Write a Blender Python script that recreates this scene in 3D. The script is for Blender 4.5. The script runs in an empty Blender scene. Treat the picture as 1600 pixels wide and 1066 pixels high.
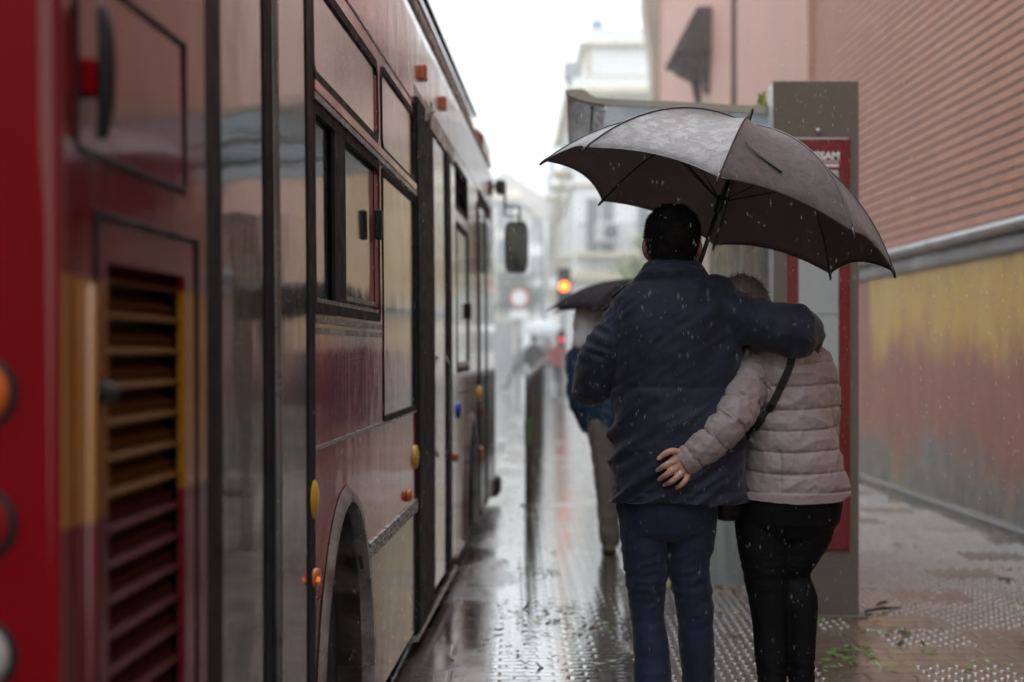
import bpy, math, random
import numpy as np
from mathutils import Vector, Matrix, noise as mnoise
from mathutils.bvhtree import BVHTree

random.seed(7)
rng = np.random.default_rng(11)
scene = bpy.context.scene
COL = scene.collection
HAZE = .0044
F_PX, CX, HY, CAM_Z = 2444.0, 800.0, 547.0, 1.29      # photo scale: focal length in photo pixels, vanishing point, eye height


def W(px, py, d):
    """world point seen at photo pixel (px, py) standing d metres away"""
    return np.array(((px - CX) / F_PX * d, d, CAM_Z - (py - HY) / F_PX * d))


# ------------------------------------------------------------------ materials
def new_mat(name):
    m = bpy.data.materials.new(name)
    m.use_nodes = True
    nt = m.node_tree
    bs = nt.nodes.get('Principled BSDF')
    return m, nt, bs


def nd(nt, t, **kw):
    n = nt.nodes.new(t)
    for k, v in kw.items():
        if k in n.inputs:
            n.inputs[k].default_value = v
        else:
            setattr(n, k, v)
    return n


def coords(nt, scale=(1, 1, 1), kind='Object', rot=(0, 0, 0)):
    tc = nd(nt, 'ShaderNodeTexCoord')
    mp = nd(nt, 'ShaderNodeMapping')
    mp.inputs['Scale'].default_value = scale
    mp.inputs['Rotation'].default_value = rot
    nt.links.new(tc.outputs[kind], mp.inputs['Vector'])
    return mp.outputs['Vector']


def fnoise(nt, vec, scale=5, detail=6, rough=.6, dist=0):
    n = nd(nt, 'ShaderNodeTexNoise')
    n.inputs['Scale'].default_value = scale
    n.inputs['Detail'].default_value = detail
    n.inputs['Roughness'].default_value = rough
    n.inputs['Distortion'].default_value = dist
    nt.links.new(vec, n.inputs['Vector'])
    return n.outputs['Fac']


def ramp(nt, fac, stops):
    r = nd(nt, 'ShaderNodeValToRGB')
    el = r.color_ramp.elements
    while len(el) < len(stops):
        el.new(.5)
    for e, (p, c) in zip(el, stops):
        e.position = p
        e.color = (*c, 1) if len(c) == 3 else c
    nt.links.new(fac, r.inputs['Fac'])
    return r.outputs['Color']


def maprange(nt, v, a, b, c, d, clamp=True):
    n = nd(nt, 'ShaderNodeMapRange')
    n.clamp = clamp
    nt.links.new(v, n.inputs['Value'])
    for k, x in zip(('From Min', 'From Max', 'To Min', 'To Max'), (a, b, c, d)):
        n.inputs[k].default_value = x
    return n.outputs['Result']


def mathn(nt, op, a, b=None, c=None):
    n = nd(nt, 'ShaderNodeMath', operation=op)
    for i, v in enumerate((a, b, c)):
        if v is None:
            continue
        if isinstance(v, (int, float)):
            n.inputs[i].default_value = v
        else:
            nt.links.new(v, n.inputs[i])
    return n.outputs[0]


def mixc(nt, fac, a, b, mode='MIX'):
    n = nd(nt, 'ShaderNodeMix', data_type='RGBA', blend_type=mode)
    for s, v in ((n.inputs[0], fac), (n.inputs[6], a), (n.inputs[7], b)):
        if isinstance(v, (int, float)):
            s.default_value = v
        elif isinstance(v, tuple):
            s.default_value = (*v, 1) if len(v) == 3 else v
        else:
            nt.links.new(v, s)
    return n.outputs[2]


def bump(nt, bs, h, strength=.3, dist=.01, sock='Normal', prev=None):
    b = nd(nt, 'ShaderNodeBump')
    b.inputs['Strength'].default_value = strength
    b.inputs['Distance'].default_value = dist
    nt.links.new(h, b.inputs['Height'])
    if prev is not None:
        nt.links.new(prev, b.inputs['Normal'])
    if bs is not None:
        nt.links.new(b.outputs['Normal'], bs.inputs[sock])
    return b.outputs['Normal']


def M(name, c1, c2=None, rough=.5, rough2=None, scale=6, stretch=(1, 1, 1), bmp=0, bscale=None, bdist=.01,
      metal=0, coat=0, spec=.5, lo=.35, hi=.65, sheen=0, kind='Object', coat_rough=.04):
    m, nt, bs = new_mat(name)
    vec = coords(nt, stretch, kind)
    f = fnoise(nt, vec, scale)
    if c2 is None:
        c2 = tuple(min(1, x * .75) for x in c1)
    nt.links.new(ramp(nt, f, [(lo, c1), (hi, c2)]), bs.inputs['Base Color'])
    if rough2 is None:
        bs.inputs['Roughness'].default_value = rough
    else:
        f2 = fnoise(nt, vec, scale * 1.7)
        nt.links.new(maprange(nt, f2, .35, .65, rough, rough2), bs.inputs['Roughness'])
    bs.inputs['Metallic'].default_value = metal
    bs.inputs['Coat Weight'].default_value = coat
    bs.inputs['Coat Roughness'].default_value = coat_rough
    bs.inputs['Specular IOR Level'].default_value = spec
    bs.inputs['Sheen Weight'].default_value = sheen
    if bmp:
        f3 = fnoise(nt, vec, bscale or scale * 3, 5)
        bump(nt, bs, f3, bmp, bdist)
    return m


def glow(name, col, strength):
    m, nt, bs = new_mat(name)
    bs.inputs['Base Color'].default_value = (*col, 1)
    bs.inputs['Emission Color'].default_value = (*col, 1)
    bs.inputs['Emission Strength'].default_value = strength
    return m


# ------------------------------------------------------------------ meshes
class MB:
    def __init__(self):
        self.v, self.f, self.m = [], [], []

    def add(self, verts, faces, mi=0):
        o = len(self.v)
        self.v += [tuple(map(float, p)) for p in verts]
        self.f += [tuple(i + o for i in q) for q in faces]
        self.m += [mi] * len(faces)
        return self

    def box(self, x0, x1, y0, y1, z0, z1, mi=0):
        v = [(x, y, z) for z in (z0, z1) for y in (y0, y1) for x in (x0, x1)]
        return self.add(v, [(0, 2, 3, 1), (4, 5, 7, 6), (0, 1, 5, 4), (2, 6, 7, 3), (0, 4, 6, 2), (1, 3, 7, 5)], mi)

    def bbox(self, x0, x1, y0, y1, z0, z1, b=.006, mi=0):
        """box with chamfered edges"""
        def sh(x, y, z):
            return (x, y, z)
        pts, idx = [], {}
        for sx in (0, 1):
            for sy in (0, 1):
                for sz in (0, 1):
                    X, Y, Z = (x0, x1)[sx], (y0, y1)[sy], (z0, z1)[sz]
                    dx, dy, dz = (b, -b)[sx], (b, -b)[sy], (b, -b)[sz]
                    for ax in range(3):
                        p = [X + dx, Y + dy, Z + dz]
                        p[ax] = (X, Y, Z)[ax]
                        idx[(sx, sy, sz, ax)] = len(pts)
                        pts.append(tuple(p))
        fs = []
        for ax in range(3):
            o = [a for a in range(3) if a != ax]
            for s in (0, 1):
                q = []
                for a, c in ((0, 0), (1, 0), (1, 1), (0, 1)):
                    k = [0, 0, 0]
                    k[ax], k[o[0]], k[o[1]] = s, a, c
                    q.append(idx[(*k, ax)])
                fs.append(q)
        for ax in range(3):          # edges along ax
            o = [a for a in range(3) if a != ax]
            for a in (0, 1):
                for c in (0, 1):
                    k0, k1 = [0, 0, 0], [0, 0, 0]
                    k0[ax], k1[ax] = 0, 1
                    k0[o[0]] = k1[o[0]] = a
                    k0[o[1]] = k1[o[1]] = c
                    fs.append([idx[(*k0, o[0])], idx[(*k1, o[0])], idx[(*k1, o[1])], idx[(*k0, o[1])]])
        for sx in (0, 1):
            for sy in (0, 1):
                for sz in (0, 1):
                    fs.append([idx[(sx, sy, sz, a)] for a in range(3)])
        P = np.array(pts)
        cen = P.mean(0)
        out = []
        for q in fs:
            a, c, d = P[q[0]], P[q[1]], P[q[2]]
            n = np.cross(c - a, d - a)
            out.append(q if np.dot(n, P[q].mean(0) - cen) > 0 else q[::-1])
        return self.add(pts, out, mi)

    def tube(self, pts, radii, n=12, mi=0, smooth_path=False, cap=True, p=2):
        V, F = limb(pts, radii, n, smooth_path, round_cap=False, p=p)
        return self.add(V, F, mi)

    def limb(self, pts, radii, n=20, mi=0, p=2, sub=4, up=None):
        V, F = limb(pts, radii, n, True, round_cap=True, p=p, sub=sub, up=up)
        return self.add(V, F, mi)

    def disc(self, c, n, r, th, seg=24, mi=0, dome=0.0):
        c, n = np.array(c, float), np.array(n, float)
        n /= np.linalg.norm(n)
        a = np.cross(n, (0, 0, 1.)) if abs(n[2]) < .9 else np.cross(n, (0, 1., 0))
        a /= np.linalg.norm(a)
        b = np.cross(n, a)
        k = np.linspace(0, 2 * np.pi, seg, endpoint=False)
        rings = [(0, r), (th * .7, r), (th, r * .9)]
        if dome:
            rings += [(th + dome * .6, r * .6), (th + dome * .9, r * .3)]
        vs = []
        for h, rr in rings:
            vs += [c + n * h + rr * (math.cos(t) * a + math.sin(t) * b) for t in k]
        fs = []
        for j in range(len(rings) - 1):
            for i in range(seg):
                i2 = (i + 1) % seg
                fs.append((j * seg + i, j * seg + i2, (j + 1) * seg + i2, (j + 1) * seg + i))
        fs.append(tuple(range((len(rings) - 1) * seg, len(rings) * seg)))
        fs.append(tuple(range(seg))[::-1])
        return self.add(vs, fs, mi)

    def rings(self, R, mi=0, cap=True):
        V, F = loft(R, cap)
        return self.add(V, F, mi)

    def prism(self, poly, y0, y1, axis='y', shift=(0, 0), mi=0):
        """closed 2D polygon (x,z) extruded along y; shift adds (dx,dz) at the far end"""
        n = len(poly)
        v = [(x, y0, z) for x, z in poly] + [(x + shift[0], y1, z + shift[1]) for x, z in poly]
        f = [(i, (i + 1) % n, (i + 1) % n + n, i + n) for i in range(n)]
        f += [tuple(range(n))[::-1], tuple(range(n, 2 * n))]
        return self.add(v, f, mi)

    def build(self, name, mats, parent=None, smooth=False, local=False, fix=True, angle=None):
        me = bpy.data.meshes.new(name)
        V = np.array(self.v, float).reshape(-1, 3)
        if parent is not None and not local:
            V = V - np.array(parent['_o'])
        me.from_pydata([tuple(p) for p in V], [], self.f)
        mats = mats if isinstance(mats, (list, tuple)) else [mats]
        for m in mats:
            me.materials.append(m)
        if any(self.m):
            me.polygons.foreach_set('material_index', self.m)
        if fix:
            import bmesh
            bm = bmesh.new()
            bm.from_mesh(me)
            bmesh.ops.recalc_face_normals(bm, faces=bm.faces)
            bm.to_mesh(me)
            bm.free()
        if smooth:
            me.polygons.foreach_set('use_smooth', [True] * len(me.polygons))
            if angle:
                me.set_sharp_from_angle(angle=math.radians(angle))
        me.update()
        o = bpy.data.objects.new(name, me)
        COL.objects.link(o)
        if parent is not None:
            o.parent = parent
            o['_o'] = (0., 0., 0.) if local else tuple(parent['_o'])
        else:
            o['_o'] = (0., 0., 0.)
        return o


def loft(R, cap=True):
    n = len(R[0])
    V = [p for r in R for p in r]
    F = []
    for j in range(len(R) - 1):
        for i in range(n):
            i2 = (i + 1) % n
            F.append((j * n + i, j * n + i2, (j + 1) * n + i2, (j + 1) * n + i))
    if cap:
        F.append(tuple(range(n))[::-1])
        F.append(tuple(range((len(R) - 1) * n, len(R) * n)))
    return V, F


def sring(c, u, v, ru, rv, n=28, p=2.0):
    k = np.linspace(0, 2 * np.pi, n, endpoint=False)
    cs, sn = np.cos(k), np.sin(k)
    a = np.sign(cs) * np.abs(cs) ** (2 / p)
    b = np.sign(sn) * np.abs(sn) ** (2 / p)
    return [np.array(c) + ru * x * np.array(u) + rv * y * np.array(v) for x, y in zip(a, b)]


def catmull(P, sub=4):
    P = np.array(P, float)
    if len(P) < 3:
        t = np.linspace(0, 1, sub + 1)[:, None]
        return P[0] * (1 - t) + P[-1] * t
    Q = np.vstack([2 * P[0] - P[1], P, 2 * P[-1] - P[-2]])
    out = []
    for i in range(1, len(Q) - 2):
        p0, p1, p2, p3 = Q[i - 1:i + 3]
        for t in np.linspace(0, 1, sub, endpoint=False):
            out.append(.5 * (2 * p1 + (p2 - p0) * t + (2 * p0 - 5 * p1 + 4 * p2 - p3) * t * t + (3 * p1 - p0 - 3 * p2 + p3) * t ** 3))
    out.append(P[-1])
    return np.array(out)


def limb(pts, radii, n=16, smooth_path=True, round_cap=True, p=2, sub=4, up=None):
    pts = np.array([np.array(q, float) for q in pts])
    if np.isscalar(radii):
        radii = [radii] * len(pts)
    rad = np.array([(r, r) if np.isscalar(r) else r for r in radii], float)
    if smooth_path:
        full = catmull(np.hstack([pts, rad]), sub)
        pts, rad = full[:, :3], np.maximum(full[:, 3:], 1e-4)
    T = np.gradient(pts, axis=0)
    T /= np.linalg.norm(T, axis=1)[:, None] + 1e-12
    if up is None:
        up = np.array((0, 1., 0)) if abs(T[0][1]) < .9 else np.array((1., 0, 0))
    u = np.array(up, float)
    R = []
    frames = []
    for t in T:
        u = u - t * np.dot(u, t)
        u /= np.linalg.norm(u) + 1e-12
        frames.append((u.copy(), np.cross(t, u)))
    if round_cap:
        u, v = frames[0]
        for a in (80, 55, 28):
            s, c = math.sin(math.radians(a)), math.cos(math.radians(a))
            R.append(sring(pts[0] - T[0] * s * min(rad[0]), u, v, rad[0][0] * c, rad[0][1] * c, n, p))
    for q, (u, v), r in zip(pts, frames, rad):
        R.append(sring(q, u, v, r[0], r[1], n, p))
    if round_cap:
        u, v = frames[-1]
        for a in (28, 55, 80):
            s, c = math.sin(math.radians(a)), math.cos(math.radians(a))
            R.append(sring(pts[-1] + T[-1] * s * min(rad[-1]), u, v, rad[-1][0] * c, rad[-1][1] * c, n, p))
    return loft(R)


def union(mb, voxel, smooth=4, fac=.5):
    """one continuous closed surface out of overlapping closed shapes"""
    me = bpy.data.meshes.new('tmp')
    me.from_pydata(mb.v, [], mb.f)
    import bmesh
    bm = bmesh.new()
    bm.from_mesh(me)
    bmesh.ops.recalc_face_normals(bm, faces=bm.faces)
    bm.to_mesh(me)
    bm.free()
    o = bpy.data.objects.new('tmp', me)
    COL.objects.link(o)
    r = o.modifiers.new('r', 'REMESH')
    r.mode = 'VOXEL'
    r.voxel_size = voxel
    if smooth:
        s = o.modifiers.new('s', 'SMOOTH')
        s.factor = fac
        s.iterations = smooth
    dg = bpy.context.evaluated_depsgraph_get()
    e = bpy.data.meshes.new_from_object(o.evaluated_get(dg))
    V = np.zeros(len(e.vertices) * 3)
    e.vertices.foreach_get('co', V)
    N = np.zeros(len(e.vertices) * 3)
    e.vertices.foreach_get('normal', N)
    F = [tuple(p.vertices) for p in e.polygons]
    bpy.data.objects.remove(o)
    bpy.data.meshes.remove(me)
    bpy.data.meshes.remove(e)
    return V.reshape(-1, 3), N.reshape(-1, 3), F


def from_arrays(V, F):
    mb = MB()
    mb.v = [tuple(p) for p in V]
    mb.f = F
    mb.m = [0] * len(F)
    return mb


def thing(name, label, cat, loc=(0, 0, 0), group=None, rotz=0):
    o = bpy.data.objects.new(name, None)
    COL.objects.link(o)
    o.location = loc
    o.rotation_euler = (0, 0, rotz)
    o['_o'] = tuple(map(float, loc))
    tag(o, label, cat, group)
    return o


def tag(o, label, cat, group=None):
    o['label'] = label
    o['category'] = cat
    if group:
        o['group'] = group
    return o


def struct(o):
    o['kind'] = 'structure'
    return o


def recentre(o, loc):
    """give a top-level mesh built in world coordinates an origin at its base"""
    o.data.transform(Matrix.Translation(-Vector(loc)))
    o.location = loc
    o['_o'] = tuple(map(float, loc))
    return o


def copy_tree(o, parent=None):
    c = o.copy()
    COL.objects.link(c)
    c.parent = parent
    for ch in list(o.children):
        copy_tree(ch, c)
    return c

# ------------------------------------------------------------------ camera, sky, sun
cam = bpy.data.cameras.new('camera')
cam.sensor_width = 36
cam.lens = 55
cam.shift_y = .00875
cam.clip_start = .05
cam.clip_end = 3000
cam.dof.use_dof = True
cam.dof.focus_distance = 4.8
cam.dof.aperture_fstop = 1.9
cam.dof.aperture_blades = 9
co = bpy.data.objects.new('camera', cam)
COL.objects.link(co)
co.location = (0, 0, CAM_Z)
co.rotation_euler = (math.radians(90), 0, 0)
scene.camera = co
scene.view_settings.view_transform = 'Standard'
scene.view_settings.look = 'None'
scene.view_settings.exposure = 0
scene.cycles.use_denoising = True
scene.cycles.max_bounces = 8
scene.cycles.glossy_bounces = 4
scene.cycles.transparent_max_bounces = 12
scene.cycles.caustics_reflective = False
scene.cycles.caustics_refractive = False
scene.cycles.sample_clamp_indirect = 6

SUN_EL, SUN_ROT = math.radians(62), math.radians(15)
w = bpy.data.worlds.new('World')
scene.world = w
w.use_nodes = True
nt = w.node_tree
for n in list(nt.nodes):
    nt.nodes.remove(n)
sky = nd(nt, 'ShaderNodeTexSky')
sky.sky_type = 'NISHITA'
sky.sun_disc = False
sky.sun_elevation = SUN_EL
sky.sun_rotation = SUN_ROT
sky.air_density = 1.5
sky.dust_density = 6
bg1 = nd(nt, 'ShaderNodeBackground')
bg1.inputs['Strength'].default_value = .1
nt.links.new(sky.outputs['Color'], bg1.inputs['Color'])
# rain cloud deck: even, pale, a little brighter overhead
tc = nd(nt, 'ShaderNodeTexCoord')
sx = nd(nt, 'ShaderNodeSeparateXYZ')
nt.links.new(tc.outputs['Generated'], sx.inputs[0])
cl = fnoise(nt, tc.outputs['Generated'], 2.2, 4)
g = maprange(nt, sx.outputs['Z'], 0, .9, 1.16, 3.4)
g2 = mathn(nt, 'MULTIPLY', g, maprange(nt, cl, .3, .7, .95, 1.05))
bg2 = nd(nt, 'ShaderNodeBackground')
bg2.inputs['Color'].default_value = (.90, .955, 1, 1)
nt.links.new(g2, bg2.inputs['Strength'])
mx = nd(nt, 'ShaderNodeMixShader')
mx.inputs[0].default_value = .93
nt.links.new(bg1.outputs[0], mx.inputs[1])
nt.links.new(bg2.outputs[0], mx.inputs[2])
wo = nd(nt, 'ShaderNodeOutputWorld')
nt.links.new(mx.outputs[0], wo.inputs['Surface'])

sl = bpy.data.lights.new('sun', 'SUN')
sl.energy = .8
sl.angle = math.radians(35)
sl.color = (1, .97, .92)
so = bpy.data.objects.new('sun', sl)
COL.objects.link(so)
so.location = (0, 0, 60)
so.rotation_euler = (math.radians(90) - SUN_EL, 0, math.radians(180) - SUN_ROT)

# ------------------------------------------------------------------ ground materials
def wet_paving(name, dry1, dry2, tile=(.2, .1), joint=.006, puddle=.5, bmp=.35, rlo=.04, rhi=.36, fine=.5, film=.10, msmooth=.4, cior=1.85):
    m, nt, bs = new_mat(name)
    vec = coords(nt, (1, 1, 1))
    br = nd(nt, 'ShaderNodeTexBrick')
    br.offset = .5
    br.inputs['Scale'].default_value = 1
    br.inputs['Brick Width'].default_value = tile[0]
    br.inputs['Row Height'].default_value = tile[1]
    br.inputs['Mortar Size'].default_value = joint
    br.inputs['Mortar Smooth'].default_value = msmooth
    br.inputs['Color1'].default_value = (*dry1, 1)
    br.inputs['Color2'].default_value = (*dry2, 1)
    br.inputs['Mortar'].default_value = (dry1[0] * .35, dry1[1] * .35, dry1[2] * .35, 1)
    nt.links.new(vec, br.inputs['Vector'])
    blotch = fnoise(nt, vec, .9, 6, .62)
    grain = fnoise(nt, vec, 60, 3)
    c = mixc(nt, maprange(nt, blotch, .35, .65, 0, .75), br.outputs['Color'], tuple(x * .45 for x in dry1))
    c = mixc(nt, .25, c, mixc(nt, grain, (.0, .0, .0), (.5, .5, .5)), 'OVERLAY')
    nt.links.new(c, bs.inputs['Base Color'])
    pn = fnoise(nt, coords(nt, (1.0, .45, 1)), 2.1, 5, .55)
    pud = maprange(nt, pn, puddle - .07, puddle + .07, 0, 1)
    nt.links.new(maprange(nt, pud, 0, 1, rhi, rlo), bs.inputs['Roughness'])
    # film of water: the joints and grain show through less where it stands deep
    h1 = mathn(nt, 'MULTIPLY', br.outputs['Fac'], -1.0)
    h = mathn(nt, 'ADD', h1, mathn(nt, 'MULTIPLY', grain, fine))
    wav = fnoise(nt, coords(nt, (8, 11, 1)), 1.0, 3, .55)
    h = mathn(nt, 'ADD', h, mathn(nt, 'MULTIPLY', wav, 1.6))
    k = maprange(nt, pud, 0, 1, bmp, bmp * .33)
    b = nd(nt, 'ShaderNodeBump')
    b.inputs['Distance'].default_value = .004
    nt.links.new(k, b.inputs['Strength'])
    nt.links.new(h, b.inputs['Height'])
    nt.links.new(b.outputs['Normal'], bs.inputs['Normal'])
    bs.inputs['Specular IOR Level'].default_value = .6
    bs.inputs['Coat Weight'].default_value = 1
    bs.inputs['Coat IOR'].default_value = cior
    nt.links.new(maprange(nt, pud, 0, 1, film * 2, film), bs.inputs['Coat Roughness'])
    b2 = nd(nt, 'ShaderNodeBump')
    b2.inputs['Distance'].default_value = .007
    nt.links.new(mathn(nt, 'MULTIPLY', k, .75), b2.inputs['Strength'])
    nt.links.new(h, b2.inputs['Height'])
    nt.links.new(b2.outputs['Normal'], bs.inputs['Coat Normal'])
    return m


m_ground = M('ground_earth', (.12, .11, .1), (.2, .19, .17), rough=.6, scale=.4)
m_road = wet_paving('wet_road', (.10, .095, .09), (.13, .12, .115), (.22, .12), .008, .46, .3)
m_pave = wet_paving('wet_paving', (.135, .10, .075), (.175, .13, .10), (.2, .13), .016, .50, .7, msmooth=1.0)
m_walk = wet_paving('wet_brick_walk', (.20, .19, .18), (.26, .245, .23), (.115, .072), .018, .40, .5, film=.06, msmooth=1.0, fine=.35, cior=2.3)
m_kerb = wet_paving('wet_granite', (.20, .14, .13), (.15, .11, .105), (.5, .3), .012, .47, .5, fine=.8, cior=2.1)

KS = .0266                                             # the kerb and railing run slightly off the wall's line


def kx(d):
    return -.264 + KS * d


def wallx(d):
    return 3.67 - .0082 * d


def quad_sheet(fa, fb, d0, d1, z, n=40):
    mb = MB()
    D = np.linspace(d0, d1, n)
    v = []
    for d in D:
        v += [(fa(d), d, z), (fb(d), d, z)]
    f = [(2 * i, 2 * i + 1, 2 * i + 3, 2 * i + 2) for i in range(n - 1)]
    return mb.add(v, f)


mb = MB().add([(-1500, -1500, -.16), (1500, -1500, -.16), (1500, 1500, -.16), (-1500, 1500, -.16)], [(0, 1, 2, 3)])
struct(mb.build('ground', m_ground))
struct(quad_sheet(lambda d: -6.2 + KS * d, lambda d: kx(d) - .2, -30, 260, -.14).build('road', m_road))
# kerb: a real step of .14 m with a rounded arris
mb = MB()
prof = [(-.38, -.15), (-.38, -.02), (-.372, -.006), (-.358, .0), (0, .0), (0, -.15)]
mb.prism([(x - .264 + KS * -30, z) for x, z in prof], -30, 150, shift=(KS * 180, 0))
struct(mb.build('kerb', m_kerb))
mb = quad_sheet(lambda d: kx(d) + .0, lambda d: kx(d) + .62, -30, 150, .0)
struct(mb.build('brick_walk', m_walk))
mb = quad_sheet(lambda d: kx(d) + .62, lambda d: wallx(min(d, 40)) + .3 + max(0, d - 40) * .3, -30, 150, .0)
struct(mb.build('pavement', m_pave))

# raised studs of the tactile paving
m_stud = wet_paving('wet_stud_tile', (.30, .26, .235), (.36, .31, .28), (.4, .4), .006, .45, .15, rlo=.05, rhi=.2)  # paler than the paving: the sky glint on the studs is painted in
P = .078
mb = MB()
seg = 7
ks = np.linspace(0, 2 * np.pi, seg, endpoint=False)
V, Fc = [], []
PY = P * .62
for iy in range(int((16.5 - 5.6) / PY)):
    y = 5.6 + iy * PY
    x0, x1 = kx(y) + .62, wallx(y) - .22
    for ix in range(int((x1 - x0) / P)):
        x = x0 + (ix + .5) * P
        tile_x, tile_y = int((x + 10) / .4), int(y / .4)
        if y < 7.2 and (tile_x * 7 + tile_y * 13) % 5 < 3 and x > 1.2:
            continue
        if (tile_x * 5 + tile_y * 3) % 11 < 2:
            continue
        x += P * .5 * (iy % 2)
        jx, jy = rng.normal(0, .0012, 2)
        r0 = .0135
        o = len(V)
        for rr, zz in ((r0, .001), (r0 * .82, .0048), (r0 * .4, .0062)):
            for t in ks:
                V.append((x + jx + rr * math.cos(t), y + jy + rr * math.sin(t), zz))
        for j in range(2):
            for i in range(seg):
                i2 = (i + 1) % seg
                Fc.append((o + j * seg + i, o + j * seg + i2, o + (j + 1) * seg + i2, o + (j + 1) * seg + i))
        Fc.append(tuple(range(o + 2 * seg, o + 3 * seg)))
mb.add(V, Fc)
o = mb.build('tactile_studs', m_stud, smooth=True, fix=False)
o['kind'] = 'stuff'

# ------------------------------------------------------------------ the church wall on the right
m, nt, bs = new_mat('red_brick')
vec = coords(nt, (1, 1, 1))
cy = nd(nt, 'ShaderNodeMapping')
cy.inputs['Rotation'].default_value = (0, math.radians(90), math.radians(90))
tcn = nd(nt, 'ShaderNodeTexCoord')
sp = nd(nt, 'ShaderNodeSeparateXYZ')
nt.links.new(tcn.outputs['Object'], sp.inputs[0])
cb = nd(nt, 'ShaderNodeCombineXYZ')
nt.links.new(sp.outputs['Y'], cb.inputs['X'])
nt.links.new(sp.outputs['Z'], cb.inputs['Y'])
br = nd(nt, 'ShaderNodeTexBrick')
br.inputs['Scale'].default_value = 1
br.inputs['Brick Width'].default_value = .29
br.inputs['Row Height'].default_value = .086
br.inputs['Mortar Size'].default_value = .007
br.inputs['Mortar Smooth'].default_value = .3
br.inputs['Color1'].default_value = (.43, .165, .095, 1)
br.inputs['Color2'].default_value = (.34, .125, .075, 1)
br.inputs['Mortar'].default_value = (.12, .065, .055, 1)
nt.links.new(cb.outputs[0], br.inputs['Vector'])
st = fnoise(nt, coords(nt, (1, 1.2, .35)), 1.3, 7, .6)
gr = fnoise(nt, vec, 28, 4)
c = mixc(nt, maprange(nt, st, .35, .7, 0, .5), br.outputs['Color'], (.40, .21, .15))
c = mixc(nt, maprange(nt, gr, .3, .75, .0, .35), c, (.22, .09, .07))
nt.links.new(c, bs.inputs['Base Color'])
bs.inputs['Roughness'].default_value = .55
bump(nt, bs, gr, .35, .008)
m_brick = m
m_joint = M('brick_joint', (.055, .04, .038), (.10, .07, .06), rough=.7, scale=6)
m_stucco = M('pink_stucco', (.47, .235, .175), (.41, .225, .175), rough=.6, scale=1.2, stretch=(1, 1.5, .3), bmp=.2, bscale=20)
m_stone = M('grey_stone', (.27, .265, .26), (.17, .16, .155), rough=.38, rough2=.6, scale=2.5, stretch=(1, .6, 1), bmp=.3, bscale=22)
m_ledge = M('ledge_stone', (.42, .44, .46), (.30, .30, .31), rough=.3, rough2=.5, scale=3, bmp=.2, bscale=20)
m_lime = M('lime_stone', (.40, .33, .23), (.27, .23, .19), rough=.6, scale=2, stretch=(1, 1, .6), bmp=.4, bscale=12)
m_darkstone = M('wet_brown_stone', (.05, .033, .03), (.085, .06, .053), spec=.15, rough=.8, scale=2.5, bmp=.4, bscale=14)

# plaster dado: yellow wash worn through to pink, grey cement at the foot, streaked by rain
m, nt, bs = new_mat('worn_plaster')
tcn = nd(nt, 'ShaderNodeTexCoord')
sp = nd(nt, 'ShaderNodeSeparateXYZ')
nt.links.new(tcn.outputs['Object'], sp.inputs[0])
drip = fnoise(nt, coords(nt, (1, 2.4, .7)), 1.0, 9, .72, .5)
blob = fnoise(nt, coords(nt, (1, 1.0, .8)), 1.1, 6, .6)
fine = fnoise(nt, coords(nt, (1, 3.4, 2.2)), 1.8, 10, .74, .3)
zz = mathn(nt, 'ADD', sp.outputs['Z'], mathn(nt, 'MULTIPLY', mathn(nt, 'SUBTRACT', drip, .5), .7))
zz = mathn(nt, 'ADD', zz, mathn(nt, 'MULTIPLY', mathn(nt, 'SUBTRACT', blob, .5), 1.3))
yel = mixc(nt, maprange(nt, fine, .35, .7, 0, 1), (.54, .34, .07), (.40, .235, .075))
pink = mixc(nt, maprange(nt, fine, .35, .7, 0, 1), (.33, .125, .082), (.22, .10, .075))
grey = mixc(nt, maprange(nt, fine, .3, .7, 0, 1), (.25, .22, .19), (.085, .082, .075))
grey = mixc(nt, maprange(nt, blob, .55, .7, 0, .5), grey, (.36, .26, .10))
# the yellow panel of the near bays, plain pink beyond and again further on
yy = sp.outputs['Y']
inband = mathn(nt, 'LESS_THAN', yy, 15.4)
far = mathn(nt, 'GREATER_THAN', yy, 22.0)
band = mathn(nt, 'MAXIMUM', inband, far)
fy = mathn(nt, 'MULTIPLY', maprange(nt, zz, 1.12, 1.52, 0, 1), band)
c = mixc(nt, fy, pink, yel)
c = mixc(nt, mathn(nt, 'MULTIPLY', maprange(nt, fine, .56, .72, 0, .55), maprange(nt, zz, 1.2, 2.0, 1, .25)), c, (.30, .19, .13))
c = mixc(nt, maprange(nt, zz, .60, .26, 0, 1), c, grey)
nt.links.new(c, bs.inputs['Base Color'])
nt.links.new(maprange(nt, drip, .3, .7, .6, .35), bs.inputs['Roughness'])
bs.inputs['Specular IOR Level'].default_value = .3
bump(nt, bs, fine, .25, .008)
m_plaster = m

wall = thing('church_wall', 'long red brick wall with worn yellow plaster base on the right', 'wall', (3.67, 0, 0))
D0, D1 = -6.0, 36.6


def wall_strip(prof, d0, d1, n=30):
    """profile in (offset towards the street, z) run along the wall"""
    mb = MB()
    D = np.linspace(d0, d1, n)
    R = [[(wallx(d) - a, d, z) for a, z in prof] for d in D]
    V = [p for r in R for p in r]
    k = len(prof)
    F = [(j * k + i, j * k + i + 1, (j + 1) * k + i + 1, (j + 1) * k + i) for j in range(n - 1) for i in range(k - 1)]
    F += [tuple(range(k)), tuple(range((n - 1) * k, n * k))[::-1]]
    return mb.add(V, F)


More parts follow.
